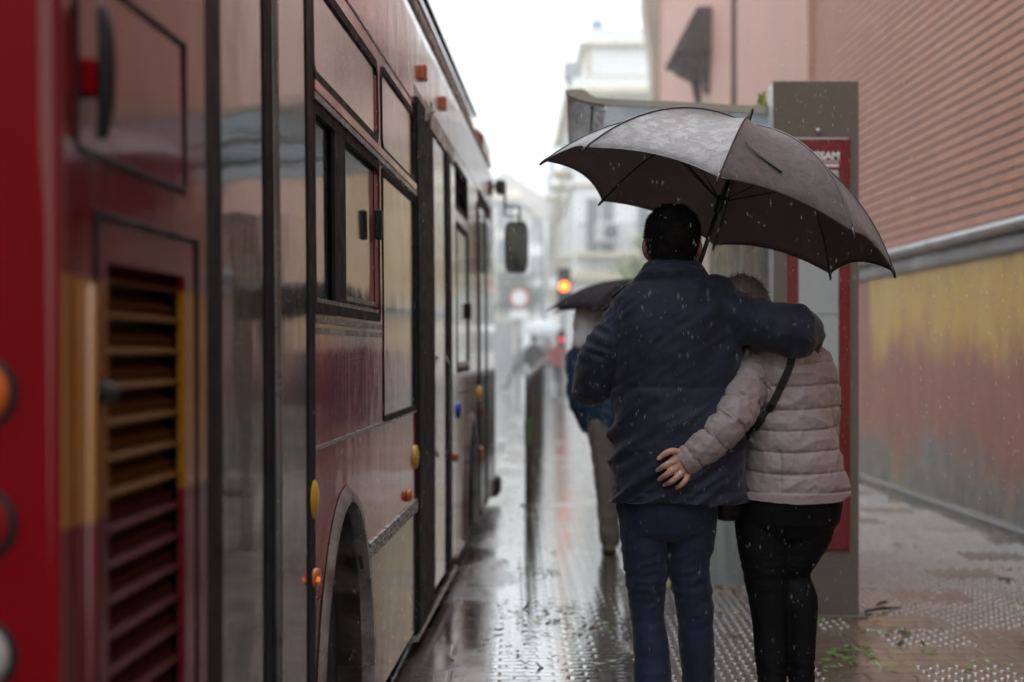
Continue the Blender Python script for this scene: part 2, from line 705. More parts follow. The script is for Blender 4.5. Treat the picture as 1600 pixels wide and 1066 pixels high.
wall_strip([(-.6, -.1), (.02, -.1), (.02, 2.02), (-.6, 2.02)], D0, D1, 60).build('plaster_base', m_plaster, wall)
wall_strip([(-.3, -.05), (.115, -.05), (.115, .045), (.105, .055), (-.3, .055)], D0, D1, 60).build('foot_kerb', M('foot_stone', (.17, .16, .15), (.12, .115, .11), rough=.6, scale=3, bmp=.3, bscale=20, spec=.3), wall)
wall_strip([(-.4, 1.99), (.05, 1.99), (.06, 2.02), (.06, 2.09), (.04, 2.11), (.04, 2.12), (-.4, 2.12)], D0, D1, 60).build('stone_frieze', m_stone, wall)
wall_strip([(-.4, 2.12), (.10, 2.12), (.14, 2.145), (.15, 2.17), (.13, 2.195), (.02, 2.23), (-.4, 2.23)], D0, D1, 60).build('ledge', m_ledge, wall, smooth=True, angle=40)
# brick courses with deep raked joints
BR_END = 18.3
mb = MB()
z = 2.235
D = np.linspace(D0, BR_END, 6)
while z < 12.5:
    h = .086
    prof = [(-.014, z), (-.014, z + .010), (.0, z + .012), (.003, z + .018), (.003, z + .080), (-.001, z + h), (-.014, z + h)]
    R = [[(wallx(d) - a, d, zz) for a, zz in prof] for d in D]
    for j in range(len(D) - 1):
        for i in range(len(prof) - 1):
            mb.add([R[j][i], R[j][i + 1], R[j + 1][i + 1], R[j + 1][i]], [(0, 1, 2, 3)], 1 if i in (0, 1) else 0)
    z += h
mb.build('brick_face', [m_brick, m_joint], wall, fix=False)
wall_strip([(-.5, 2.235), (-.02, 2.235), (-.02, 12.5), (-.5, 12.5)], D0, BR_END, 3).build('wall_core', m_joint, wall)
# smooth pilasters and bays further along
wall_strip([(-.5, 2.235), (.06, 2.235), (.06, 12.5), (-.5, 12.5)], BR_END, 23.8, 4).build('pilaster', m_stucco, wall)
wall_strip([(-.5, 2.235), (-.06, 2.235), (-.06, 12.5), (-.5, 12.5)], 23.8, 24.7, 3).build('recess', m_stucco, wall)
wall_strip([(-.5, 5.305), (.0, 5.305), (.0, 12.5), (-.5, 12.5)], 24.7, D1 - .6, 12).build('stucco_bay', m_stucco, wall)
wall_strip([(-.5, 2.235), (.012, 2.235), (.012, 5.3), (-.5, 5.3)], 24.7, D1 - .6, 12).build('ochre_bay', M('ochre_stucco', (.56, .36, .10), (.48, .29, .09), rough=.6, scale=1.2, stretch=(1, 1.5, .3)), wall)
# downpipe in the recess
mb = MB()
mb.tube([(wallx(24.2) - .02, 24.2, 2.3), (wallx(24.2) - .02, 24.2, 12)], [.06, .06], 10)
mb.build('downpipe', m_darkstone, wall, smooth=True)
# stone quoin and curved cornice at the far corner
mb = MB()
x = wallx(36.3)
zs = [(2.235, .0), (5.6, .0), (5.75, .10), (6.3, .10), (6.6, .02), (6.9, .10), (7.6, .12), (8.0, .14), (8.4, .18), (8.8, .24), (9.3, .3), (12.5, .34)]
for (za, a), (zb, b) in zip(zs[:-1], zs[1:]):
    mb.add([(x - a - .02, 35.9, za), (x + .5, 35.9, za), (x + .5, 36.9 + a, za), (x - a - .02, 36.9 + a, za),
            (x - b - .02, 35.9, zb), (x + .5, 35.9, zb), (x + .5, 36.9 + b, zb), (x - b - .02, 36.9 + b, zb)],
           [(0, 1, 2, 3), (4, 5, 6, 7), (0, 1, 5, 4), (1, 2, 6, 5), (2, 3, 7, 6), (3, 0, 4, 7)])
mb.build('corner_quoin', m_lime, wall)

# carved stone balcony hood over the far doorway
hood = thing('stone_canopy', 'dark carved stone canopy bracketed high on the pink wall above the doorway', 'canopy', (wallx(28), 28, 5.8))
x = wallx(28)
mb = MB()
mb.prism([(x + .05, 7.22), (x - .24, 7.22), (x - .30, 7.12), (x - .60, 6.56), (x - .60, 6.46), (x + .05, 6.46)], 27.0, 29.0)
mb.build('hood_roof', m_darkstone, hood)
mb = MB()
mb.prism([(x + .05, 6.457), (x - .50, 6.457), (x - .44, 6.36), (x - .18, 6.22), (x + .05, 6.2)], 27.15, 28.85)
mb.build('hood_soffit', m_darkstone, hood)
for yy_ in (27.35, 28.65):
    MB().prism([(x + .02, 5.75), (x - .07, 5.8), (x - .12, 6.0), (x - .16, 6.2), (x + .02, 6.2)], yy_ - .1, yy_ + .1).build('bracket', m_darkstone, hood)

door = thing('stone_doorway', 'tall limestone doorway surround with scrolled ornament on the pink wall', 'doorway', (wallx(28), 28, 0))
mb = MB()
for ya, yb in ((26.8, 27.25), (28.75, 29.2)):
    mb.bbox(x - .12, x + .05, ya, yb, .1, 5.28, .02)
    mb.bbox(x - .2, x + .05, ya - .06, yb + .06, 4.6, 4.8, .02)
    mb.bbox(x - .2, x + .05, ya - .06, yb + .06, .1, .6, .02)
mb.build('jamb', m_lime, door)
mb = MB()
mb.bbox(x - .16, x + .05, 26.85, 29.15, 4.85, 5.25, .02)
for k in range(9):
    t = k / 8 * math.pi
    mb.limb([(x - .12, 28.0 + .75 * math.cos(t), 4.0 + .7 * math.sin(t)), (x - .2, 28.0 + .9 * math.cos(t), 4.1 + .8 * math.sin(t))], [.12, .09], 8)
mb.build('lintel', m_darkstone, door)
mb = MB()
mb.box(x - .03, x + .04, 27.25, 28.75, .1, 4.8)
mb.build('door_leaf', M('old_door', (.10, .06, .04), (.07, .04, .03), rough=.5, scale=3, stretch=(1, 6, .5)), door)
# pale plaque
pq = MB().bbox(wallx(33.2) - .09, wallx(33.2) + .02, 33.0, 33.4, 5.9, 6.35, .015).build('wall_plaque', M('white_enamel', (.7, .72, .78), (.6, .62, .7), rough=.2))
tag(pq, 'small pale plaque fixed to the pink wall beyond the stone canopy', 'plaque')
recentre(pq, (wallx(33.2), 33.2, 5.9))

# ------------------------------------------------------------------ the bus
BUS_O = (-.671 + .0409 * 2.03, 2.03, -.14)
bus = thing('city_bus', 'long dark red city bus, wet and glossy, standing at the kerb on the left', 'bus', BUS_O, rotz=-math.atan(.0409))
BL, BW = 11.3, 2.5


def S(px):
    return (1640.0 / (900 - px) - 2.03) * 1.0008


def skin_x(y, z):
    """outer skin: flat flank, slight tumblehome, rounded rear/front corners, curved cant rail"""
    x = 0.0
    if z > 1.2:
        x -= .018 * ((z - 1.2) / 1.6) ** 2
    if z > 2.81:
        t = min(1, (z - 2.81) / .30)
        x -= .34 * (1 - math.sqrt(max(0, 1 - t * t)))
    r = .012
    if y < r:
        x -= r - math.sqrt(max(0, r * r - (r - y) ** 2))
    r = .32
    if y > BL - r:
        x -= r - math.sqrt(max(0, r * r - (r - (BL - y)) ** 2))
    return x


def paint(name, c1, c2, wet=1.0, rlo=.06, rhi=.2, ochre=False, om=1.0, coat=.6, spec=.5, ior=1.5, cior=1.5):
    m, nt, bs = new_mat(name)
    vec = coords(nt)
    dirt = fnoise(nt, coords(nt, (1, 7, .5)), 1.2, 7, .65)
    big = fnoise(nt, vec, 1.4, 3)
    c = mixc(nt, maprange(nt, dirt, .35, .7, 0, 1), c1, c2)
    if ochre:
        tcn = nd(nt, 'ShaderNodeTexCoord')
        sp = nd(nt, 'ShaderNodeSeparateXYZ')
        nt.links.new(tcn.outputs['Object'], sp.inputs[0])
        a = mathn(nt, 'GREATER_THAN', sp.outputs['Z'], 1.195)
        b = mathn(nt, 'LESS_THAN', sp.outputs['Z'], 1.53)
        e = mathn(nt, 'GREATER_THAN', sp.outputs['Y'], .014)
        f = mathn(nt, 'MULTIPLY', mathn(nt, 'MULTIPLY', a, b), e)
        c = mixc(nt, f, c, mixc(nt, maprange(nt, dirt, .35, .7, 0, 1), tuple(om * q for q in (.32, .13, .012)), tuple(om * q for q in (.24, .098, .012))))
    nt.links.new(c, bs.inputs['Base Color'])
    run = fnoise(nt, coords(nt, (1, 30, 1.0)), 1.6, 6, .6)
    nt.links.new(maprange(nt, run, .4, .68, rlo, rhi), bs.inputs['Roughness'])
    bs.inputs['Coat Weight'].default_value = coat
    bs.inputs['Specular IOR Level'].default_value = spec
    bs.inputs['IOR'].default_value = ior
    bs.inputs['Coat IOR'].default_value = cior
    bs.inputs['Coat Roughness'].default_value = .05
    drops = fnoise(nt, vec, 130, 2)
    h = mathn(nt, 'ADD', mathn(nt, 'MULTIPLY', big, 5.0), mathn(nt, 'MULTIPLY', run, .25 * wet))
    h = mathn(nt, 'ADD', h, mathn(nt, 'MULTIPLY', maprange(nt, drops, .62, .75, 0, 1), .12 * wet))
    n = bump(nt, bs, h, .22, .004)
    nt.links.new(n, bs.inputs['Coat Normal'])
    return m


m_red = paint('bus_red', (.175, .001, .005), (.14, .001, .0045), coat=.0, rlo=.2, rhi=.35, spec=.07)
m_maroon = paint('bus_maroon', (.16, .010, .015), (.11, .010, .014), ochre=True, coat=.35)
m_flank = paint('bus_flank', (.33, .016, .022), (.24, .018, .022), rlo=.05, rhi=.18, cior=1.45, coat=.3)
m_upper = paint('bus_upper_red', (.31, .020, .026), (.23, .022, .026), rlo=.05, rhi=.18, cior=1.45, coat=.35)
m_skirt = paint('bus_grey_skirt', (.13, .085, .08), (.08, .055, .05), rlo=.06, rhi=.22, cior=1.45, coat=.3)
m_glass = paint('dark_bus_glass', (.018, .02, .022), (.03, .032, .032), rlo=.015, rhi=.08, wet=1.0, ior=2.0, cior=1.9, coat=1)
m_glass2 = paint('wet_bus_glass', (.03, .032, .034), (.055, .05, .045), rlo=.03, rhi=.12, wet=1.5, ior=2.0, cior=1.9, coat=1)
m_rubber = M('black_rubber', (.012, .012, .014), (.020, .020, .023), rough=.5, rough2=.7, scale=8, spec=.12)
m_under = M('underbody', (.010, .010, .011), (.018, .017, .016), rough=.7, scale=4)
m_alu = M('wet_aluminium', (.45, .46, .48), (.30, .30, .31), rough=.22, rough2=.4, scale=5, stretch=(1, 1, 6), metal=.8)
m_trim = M('grey_trim', (.16, .155, .155), (.10, .10, .10), rough=.2, rough2=.35, scale=5, metal=.3)
m_slat = paint('shaded_louver_paint', (.055, .008, .008), (.038, .007, .007), rlo=.5, rhi=.7, ochre=True, om=.3, coat=.0, spec=.08)  # hatch colours again, darkened: the slats' shadow is put into the paint
m_scuff = M('scuffed_metal', (.55, .55, .55), (.08, .06, .055), rough=.3, rough2=.6, scale=9, stretch=(1, 2, 12), metal=.4, lo=.44, hi=.56, bmp=.6)
m_lip = M('worn_arch_lip', (.34, .33, .33), (.14, .12, .12), rough=.25, rough2=.45, scale=8, metal=.3, bmp=.3)
m_amber = glow('amber_lens', (.42, .075, .005), .05)
m_amber_lit = glow('lit_amber_lens', (1, .24, .02), .5)
m_amber_dull = M('dull_amber_lens', (.55, .13, .02), (.42, .08, .02), rough=.15, scale=20)
m_redlens = M('red_lens', (.24, .003, .006), (.17, .003, .006), rough=.12, scale=12)
m_white_lens = M('clear_lens', (.36, .35, .34), (.28, .28, .28), rough=.1, scale=12)
m_yellow = M('yellow_button', (.62, .40, .02), (.5, .3, .02), rough=.25, scale=12)
m_blue = M('blue_button', (.03, .06, .45), (.02, .05, .3), rough=.25, scale=12)
m_black = M('black_plastic', (.010, .010, .011), (.016, .016, .018), rough=.35, rough2=.5, scale=14, spec=.2)

WZ = [1.175, 1.53, 2.07, 2.13, 2.41]      # waist, lower window sill, rail, rail top, window head
ARCH = [(S(530.5) if False else 2.53, .50), (7.97, .50)]


def arch_z(y):
    for c, r in ARCH:
        if abs(y - c) < r:
            return .35 + math.sqrt(r * r - (y - c) ** 2) * 1.28
    return None


def skin_patch(name, y0, y1, z0, z1, mat, off=0.0, th=.012, holes=(), zs_extra=(), ny=None, parent=bus, archcut=True):
    """a sheet of the flank between y0..y1 and z0..z1, following the skin, with rectangular holes and arch cut-outs"""
    ys = set(np.linspace(y0, y1, max(2, int((y1 - y0) / .5) + 2)))
    if y0 < .1:
        ys |= set(np.linspace(y0, min(y1, .014), 5))
    if y1 > BL - .35:
        ys |= set(np.linspace(max(y0, BL - .33), y1, 9))
    zs = set([z0, z1]) | set(z for z in (1.2, 1.7, 2.2) if z0 < z < z1) | set(zs_extra)
    if z1 > 2.6:
        zs |= set(z for z in np.linspace(2.81, 3.10, 9) if z0 < z < z1)
    for h in holes:
        ys |= {h[0], h[1]}
        zs |= {h[2], h[3]}
    if archcut:
        for c, r in ARCH:
            if y0 < c + r and y1 > c - r and z0 < .9:
                ys |= set(y for y in c + r * np.cos(np.linspace(0, math.pi, 21)) if y0 <= y <= y1)
    ys, zs = sorted(ys), sorted(zs)
    mb = MB()
    outer = {}

    def pt(y, z):
        k = (round(y, 5), round(z, 5))
        if k not in outer:
            outer[k] = len(mb.v)
            x = skin_x(y, z) + off
            mb.v.append((x, y, z))
            mb.v.append((x - th, y, z))
        return outer[k]
    cells = []
    for ya, yb in zip(ys[:-1], ys[1:]):
        if yb - ya < 1e-6:
            continue
        for za, zb in zip(zs[:-1], zs[1:]):
            ym, zm = (ya + yb) / 2, (za + zb) / 2
            if any(h[0] < ym < h[1] and h[2] < zm < h[3] for h in holes):
                continue
            a, b = za, za
            if archcut:
                A = arch_z(ym)
                if A is not None:
                    aa, bb = arch_z(ya + 1e-6 if arch_z(ya) is None else ya), arch_z(yb - 1e-6 if arch_z(yb) is None else yb)
                    aa = .35 if aa is None else aa
                    bb = .35 if bb is None else bb
                    a, b = min(max(za, aa), zb), min(max(za, bb), zb)
                    if a >= zb - 1e-6 and b >= zb - 1e-6:
                        continue
            q = [pt(ya, a), pt(yb, b), pt(yb, zb), pt(ya, zb)]
            q = [i for k, i in enumerate(q) if i not in q[:k]]
            if len(q) < 3:
                continue
            cells.append(q)
    edges = {}
    for q in cells:
        mb.f.append(tuple(q))
        mb.f.append(tuple(i + 1 for i in q)[::-1])
        mb.m += [0, 0]
        for a, b in zip(q, q[1:] + q[:1]):
            edges[(a, b)] = edges.get((a, b), 0) + 1
    for (a, b) in edges:
        if (b, a) not in edges:
            mb.f.append((b, a, a + 1, b + 1))
            mb.m.append(0)
    return mb.build(name, mat, parent, local=True, smooth=True, angle=35, fix=False)


def strip(name, y0, y1, z0, z1, mat, off, th=.01, parent=bus):
    return skin_patch(name, y0, y1, z0, z1, mat, off, th, archcut=False, parent=parent)


y_h0, y_h1 = .075, S(320)              # engine hatch
y_s0, y_s1 = S(320), S(346)            # seal
yA0, yA1 = S(346), S(412)
yB0, yB1 = S(436), S(480)
yW1a, yW1b = S(490), S(592)
yW2a, yW2b = S(599), S(650)
yD0, yD1 = S(651), S(713)              # middle door
yV0, yV1 = S(714), S(733)
yF0, yF1 = 8.80, 10.55                 # front door
# main shell
skin_patch('rear_corner_panel', .0, y_h0, .28, 2.95, m_maroon, 0)
skin_patch('engine_flap_surround', y_h0, y_h1, .28, .42, m_maroon, 0)
hatch = skin_patch('engine_flap', y_h0, y_h1, .43, 2.62, m_maroon, .004, .014, holes=[(S(164), S(286), .52, 1.555)])
skin_patch('upper_panel', y_h0, yA0, 2.635, 2.95, m_maroon, 0)
# grooves pressed into the flap
for (pa, pb, za, zb) in ((118, 287, 1.70, 1.95), (146, 304, .47, 1.62)):
    a, b = S(pa), S(pb)
    mb = MB()
    e = .006
    X = .0045
    for (ya, yb, z0, z1) in ((a, b, zb - e, zb + e), (a, b, za - e, za + e), (b - e, b + e, za - e, zb + e), (a - e, a + e, za - e, zb + e)):
        x = skin_x((ya + yb) / 2, (z0 + z1) / 2)
        mb.bbox(x - .004, x + X + .003, ya, yb, z0, z1, .002)
    mb.build('pressed_seam', m_rubber, hatch, local=True)
# louvres
mb = MB()
ya, yb = S(164) + .004, S(286) - .004
z = .545
while z < 1.54:
    for dz, xo, th in ((0, -.004, .0045), (.020, -.016, .0045)):
        mb.add([(xo - .030, ya, z + dz + .012), (xo, ya, z + dz - .006), (xo, ya, z + dz + th - .006), (xo - .030, ya, z + dz + th + .012),
                (xo - .030, yb, z + dz + .012), (xo, yb, z + dz - .006), (xo, yb, z + dz + th - .006), (xo - .030, yb, z + dz + th + .012)],
               [(0, 1, 2, 3), (7, 6, 5, 4), (0, 4, 5, 1), (1, 5, 6, 2), (2, 6, 7, 3), (3, 7, 4, 0)])
    z += .052
mb.build('louver_grille', m_slat, hatch, local=True)
MB().box(-.09, -.07, ya - .02, yb + .02, .50, 1.58).build('louver_backing', m_under, hatch, local=True)
# round bar down the edge of the flap
mb = MB()
mb.tube([(.008, S(131), .32), (.008, S(131), 1.52)], [.009, .009], 12)
mb.build('edge_rail', m_maroon, hatch, local=True, smooth=True)
# lock knob and pull lever
kb = MB()
kb.disc((.002, S(150), 1.370), (1, 0, 0), .016, .020, 20, dome=.012)
kb.build('lock_knob', m_black, hatch, local=True, smooth=True, angle=50)
mb = MB()
yh = S(134)
mb.limb([(.022, yh + .004, 1.725), (.028, yh, 1.765), (.030, yh, 1.81), (.028, yh, 1.86), (.022, yh + .004, 1.895)],
        [(.012, .008), (.019, .011), (.021, .012), (.019, .011), (.012, .008)], 14)
lv = mb.build('pull_lever', m_black, hatch, local=True, smooth=True)
MB().bbox(-.002, .022, yh - .030, yh + .012, 1.775, 1.825, .004).build('lever_bracket', m_red, lv, local=True)

strip('door_seal', y_s0 + .004, y_s1 - .004, .28, 2.94, m_rubber, .004)
sealm = None
strip('side_glass', yA0, yA1, .32, 2.93, m_glass, .002)
strip('glass_trim', yA1 + .003, yB0 - .003, .30, 2.93, m_rubber, .006)
mb = MB()
mb.tube([(.012, S(427), .32), (.010, S(427), 1.2), (.0, S(427), 2.0), (-.014, S(427), 2.75)], [.011] * 4, 10)
mb.build('glass_trim_bar', m_trim, bus, local=True, smooth=True)
strip('side_glass', yB0, yB1, .32, 2.93, m_glass2, .002)
strip('glass_trim', yB1 + .002, yW1a - .004, .30, 2.93, m_rubber, .006)
skin_patch('sill_panel', yA0, yW1a, .27, .318, m_flank, -.002)

# flank between the rear window and the middle door
TR = .785
skin_patch('flank_panel', yW1a, yD0 - .004, TR, WZ[0], m_flank, 0)
skin_patch('skirt_panel', yW1a, yD0 - .004, .26, TR - .004, m_skirt, -.001)
skin_patch('waist_panel', yW1a, yW2a - .002, WZ[0] + .008, WZ[1] - .03, m_glass, -.001)
strip('waist_moulding', yW1a, yD0 - .004, WZ[0] - .004, WZ[0] + .006, m_alu, .003)
strip('scuffed_moulding', ARCH[0][0] + .50, yD0 - .02, TR - .03, TR + .02, m_scuff, .008)
strip('scuffed_moulding', yW1a, ARCH[0][0] - .52, TR - .012, TR + .008, m_trim, .004)
# pillar and window frames
skin_patch('window_band', yW1a, yD0 - .004, WZ[1] - .028, 2.47, m_upper, 0,
           holes=[(yW1a + .015, yW1b, WZ[1], WZ[2]), (yW1a + .015, yW1b, WZ[3], WZ[4]), (yW2a, yW2b, WZ[0], WZ[2] - .012), (yW2a, yW2b, WZ[3] - .012, WZ[4] + .01)])


def frame(y0, y1, z0, z1, t, mat, name, off=.004, parent=bus, th=.012, r=0.0):
    """window rubber with rounded corners"""
    mb = MB()

    def loop(e, r):
        pts = []
        for cy, cz, a0 in ((y1 - r, z1 - r, 0), (y0 + r, z1 - r, 90), (y0 + r, z0 + r, 180), (y1 - r, z0 + r, 270)):
            for k in range(6):
                a = math.radians(a0 + k * 18)
                pts.append((cy + (r + e) * math.cos(a), cz + (r + e) * math.sin(a)))
        return pts
    o, i = loop(0, r), loop(-t, max(r, t * 1.01))
    i = [(min(max(a, y0 + t), y1 - t), min(max(b, z0 + t), z1 - t)) for a, b in i]
    n = len(o)
    rings = []
    for P_, xo in ((o, -th), (o, off), (i, off - .001), (i, -th)):
        rings.append([(skin_x(a, b) + xo, a, b) for a, b in P_])
    V, F = loft(rings, cap=False)
    F += [(3 * n + k, 3 * n + (k + 1) % n, (k + 1) % n, k) for k in range(n)]
    mb.add(V, F)
    return mb.build(name, mat, parent, local=True)


def pane(y0, y1, z0, z1, mat, parent, name='pane', off=-.004):
    return strip(name, y0, y1, z0, z1, mat, off, .006, parent=parent)


wdw = frame(yW1a + .012, yW1b + .03, WZ[3] - .002, WZ[4] + .004, .028, m_rubber, 'window', .004, r=.06)
pane(yW1a + .02, yW1b + .01, WZ[3], WZ[4], m_glass2, wdw)
wdw = frame(yW1a + .012, yW1b + .03, WZ[1] - .004, WZ[2] + .002, .028, m_rubber, 'window', .004, r=.02)
pane(yW1a + .02, yW1b + .01, WZ[1], WZ[2], m_glass, wdw, off=-.014)
strip('sliding_stile', S(524), S(541), WZ[1], WZ[2], m_rubber, .002, parent=wdw)
strip('sash_rail', yW1a + .03, yW1b, WZ[1] + .012, WZ[1] + .035, m_trim, .002, parent=wdw)
strip('sash_rail', S(541), yW1b, WZ[1] + .045, WZ[1] + .06, m_trim, -.002, parent=wdw)
mb = MB().bbox(-.002, .022, S(586), S(586) + .05, 1.80, 1.90, .006)
mb.build('latch', m_black, wdw, local=True)
for (za, zb, mt_) in ((WZ[2] + .004, WZ[2] + .022, m_trim), (WZ[2] + .028, WZ[3] - .006, m_upper)):
    strip('window_rail', yW1a, yW2b, za, zb, mt_, .010)
for za in (WZ[1] - .030, WZ[1] - .058):
    strip('sill_moulding', yW1a, yW1b + .03, za, za + .016, m_trim, .008)
wdw = frame(yW2a, yW2b, WZ[3] - .010, WZ[4] + .02, .022, m_rubber, 'window', .004, r=.07)
pane(yW2a + .01, yW2b - .01, WZ[3], WZ[4] + .01, m_glass2, wdw)
wdw = frame(yW2a, yW2b, WZ[0] + .004, WZ[2] - .004, .020, m_rubber, 'window', .004, r=.02)
pane(yW2a + .01, yW2b - .01, WZ[0] + .01, WZ[2] - .01, m_glass2, wdw)
# cant rail panels above the windows
for ya, yb in ((yW1a, S(535)), (S(535) + .006, S(612)), (S(612) + .006, S(668)), (S(668) + .006, S(705)), (S(705) + .006, BL)):
    skin_patch('cant_panel', ya, yb, 2.478 if yb < yD0 + .6 else 2.56, 2.95, m_upper, .001)
strip('seam_moulding', yA0, yD0, 2.468, 2.474, m_alu, .004)
mb = MB()
mb.tube([(skin_x(y, 2.95) + .014, y, 2.958) for y in np.linspace(0.05, BL - .3, 16)], [.016] * 16, 10)
mb.build('gutter', m_alu, bus, local=True, smooth=True)

# middle door: rubber edged pocket and two leaves
pock = skin_patch('middle_door', yD0, yD1, .235, 2.56, m_rubber, -.03, .01)
strip('door_edge', yD0 + .01, S(664), .24, 2.50, m_rubber, .014, .03, parent=pock)
strip('door_edge', S(665), S(677), .24, 2.46, m_rubber, .006, .02, parent=pock)
strip('door_leaf', S(679), S(697), .30, 2.44, m_glass2, .004, .03, parent=pock)
strip('door_edge', S(697) + .005, S(703), .28, 2.46, m_rubber, .014, .03, parent=pock)
strip('door_leaf', S(703) + .005, S(712), .30, 2.44, m_glass2, .004, .03, parent=pock)
strip('door_header', yD0 + .01, yD1 - .01, 2.47, 2.55, m_trim, .002, .02, parent=pock)
mb = MB()
mb.tube([(.022, S(661), 2.40), (.03, S(661), 2.47), (.03, S(667), 2.50), (.02, S(668), 2.55)], [.009] * 4, 8)
mb.build('hinge_arm', m_trim, pock, local=True, smooth=True)
MB().tube([(.022, S(689), .9), (.045, S(689), .95), (.045, S(689), 1.35), (.022, S(689), 1.4)], [.008] * 4, 8).build('grab_handle', m_trim, pock, local=True, smooth=True)
strip('door_step', yD0, yD1, .20, .228, m_alu, .006, .03)
# window bay and wheel bay up to the front door
yG = yF0 - .01
skin_patch('flank_panel', yD1 + .006, yG, .26, 1.175, m_flank, 0)
skin_patch('window_band', yD1 + .006, yG, 1.18, 2.555, m_upper, 0, holes=[(yV0 + .02, yV1, 1.30, 2.16), (yV0 + .02, yV1, 2.23, 2.50)])
wdw = frame(yV0 + .02, yV1, 2.23, 2.50, .03, m_rubber, 'window', .004, r=.02)
pane(yV0 + .03, yV1 - .01, 2.24, 2.49, m_glass, wdw, off=-.05)
wdw = frame(yV0 + .02, yV1, 1.30, 2.16, .03, m_rubber, 'window', .004, r=.02)
pane(yV0 + .03, yV1 - .01, 1.31, 2.15, m_glass2, wdw, off=-.006)
strip('sash_rail', yV0 + .05, yV1 - .03, 1.33, 1.36, m_trim, .003, parent=wdw)
MB().bbox(-.002, .018, yV1 - .1, yV1 - .05, 1.62, 1.72, .005).build('latch', m_black, wdw, local=True)
# front door
fd = skin_patch('front_door', yF0, yF1, .235, 2.555, m_rubber, -.02, .01)
for a, b in ((yF0 + .03, yF0 + .82), (yF0 + .88, yF1 - .05)):
    strip('door_leaf', a, b, .30, 2.44, m_glass2, .004, .02, parent=fd)
strip('door_edge', yF0 + .825, yF0 + .875, .28, 2.46, m_rubber, .012, .03, parent=fd)
strip('door_edge', yF0 + .004, yF0 + .026, .28, 2.46, m_rubber, .012, .03, parent=fd)
skin_patch('front_corner_panel', yF1 + .004, BL, .26, 2.555, m_flank, 0, holes=[(yF1 + .1, BL - .05, 1.3, 2.3)])
pane(yF1 + .09, BL - .04, 1.29, 2.31, m_glass2, bus, 'quarter_window')

# lamps and buttons down the side
for px, y_, z_ in ((486, S(487), 1.050), (648, S(648), .985)):
    mb = MB()
    mb.disc((skin_x(y_, z_), y_, z_), (1, 0, 0), .050, .011, 24, dome=.007)
    mb.build('yellow_button', m_yellow, bus, local=True, smooth=True, angle=50)
for k, px in enumerate((487.5, 636)):
    y_ = S(px)
    mb = MB()
    mb.rings([sring((x_, y_, .852), (0, 1, 0), (0, 0, 1), a_, b_, 20, 3) for x_, a_, b_ in ((-.002, .034, .024), (.012, .034, .024), (.019, .028, .019), (.021, .015, .010))])
    lo_ = mb.build('side_marker', m_amber_dull, bus, local=True, smooth=True)
    MB().disc((.016, y_ - .022, .850), (.8, -.6, 0), .008, .005, 12, dome=.003).build('lit_bulb', m_amber_lit if k == 0 else m_amber, lo_, local=True, smooth=True)
for px, z_, mt_, r_ in ((714.5, 1.09, m_blue, .055), (710, .84, m_amber_dull, .032), (748.5, 1.13, m_yellow, .06), (750, 1.0, m_redlens, .04), (751, .70, m_amber_dull, .06)):
    y_ = S(px)
    mb = MB()
    mb.disc((skin_x(y_, z_), y_, z_), (1, 0, 0), r_ * .9, .016, 20, dome=.008)
    mb.build('side_lamp' if mt_ is not m_blue else 'blue_button', mt_, bus, local=True, smooth=True, angle=50)
for px, z_ in ((664, 2.66), (695, 2.69)):
    y_ = S(px)
    mb = MB().bbox(skin_x(y_, z_) - .02, skin_x(y_, z_) + .026, y_ - .04, y_ + .04, z_ - .035, z_ + .035, .008)
    mb.build('roof_marker', m_amber_dull, bus, local=True)

# roof, inner shell, rear, front, floor
mb = MB()
R = []
for y in list(np.linspace(0.02, BL - .33, 12)) + list(np.linspace(BL - .3, BL, 6)):
    e = skin_x(y, 2.0) + .018 * .25
    h = 3.105 - (0 if y > .12 else (.12 - y) * .6) - (0 if y < BL - .4 else (y - BL + .4) ** 2 * .9)
    ring = []
    for k in range(10):
        a = k / 9 * math.pi / 2
        ring.append((-.018 - .34 + .34 * math.cos(a) + e * .5, y, h - .30 + .30 * math.sin(a)))
    left = [(-BW - p[0], p[1], p[2]) for p in ring[::-1]]
    ring = [(ring[0][0], y, 2.7)] + ring + left + [(left[-1][0], y, 2.7)]
    R.append([(x - .012, yy, zz - .003) for x, yy, zz in ring])
mb.rings(R)
mb.build('roof', m_upper, bus, local=True, smooth=True, angle=50)
# roof pods: long curved housing set in from the edge
mb = MB()
R = []
for y, s in [(1.4, .0), (1.45, .5), (1.6, .85), (1.9, 1)] + [(t, 1) for t in np.linspace(2.4, 9.4, 9)] + [(9.9, .99), (10.3, .95), (10.6, .86), (10.8, .7), (10.9, .45), (10.92, .0)]:
    ring = []
    for k in range(17):
        a = k / 16 * math.pi
        cx = math.copysign(abs(math.cos(a)) ** .4, math.cos(a))
        sz = abs(math.sin(a)) ** .6
        ring.append((-BW / 2 + (1.13 - .05 * (1 - s)) * cx, y, 2.98 + (.02 + .60 * s) * sz))
    R.append(ring)
mb.rings(R)
mb.build('roof_housing', m_upper, bus, local=True, smooth=True, angle=60)
mb = MB()
mb.tube([(-.118, y, 3.26) for y in np.linspace(1.7, 10.2, 12)], [.016] * 12, 8)
mb.build('roof_seam', m_rubber, bus, local=True, smooth=True)
# inner dark body
MB().box(-BW + .12, -.10, .08, BL - .3, .3, 2.6).build('inner_shell', m_under, bus, local=True)
MB().bbox(-BW + .10, -.05, BL - 1.15, BL - .12, 2.96, 3.16, .05).build('front_header', m_upper, bus, local=True)
# left flank (away from the camera)
MB().box(-BW, -BW + .03, .05, BL - .1, .28, 1.5).box(-BW + .005, -BW + .03, .05, BL - .1, 2.45, 2.64).build('left_flank', m_flank, bus, local=True)
MB().box(-BW + .01, -BW + .03, .06, BL - .2, 1.5, 2.45).build('left_glazing', m_glass, bus, local=True)
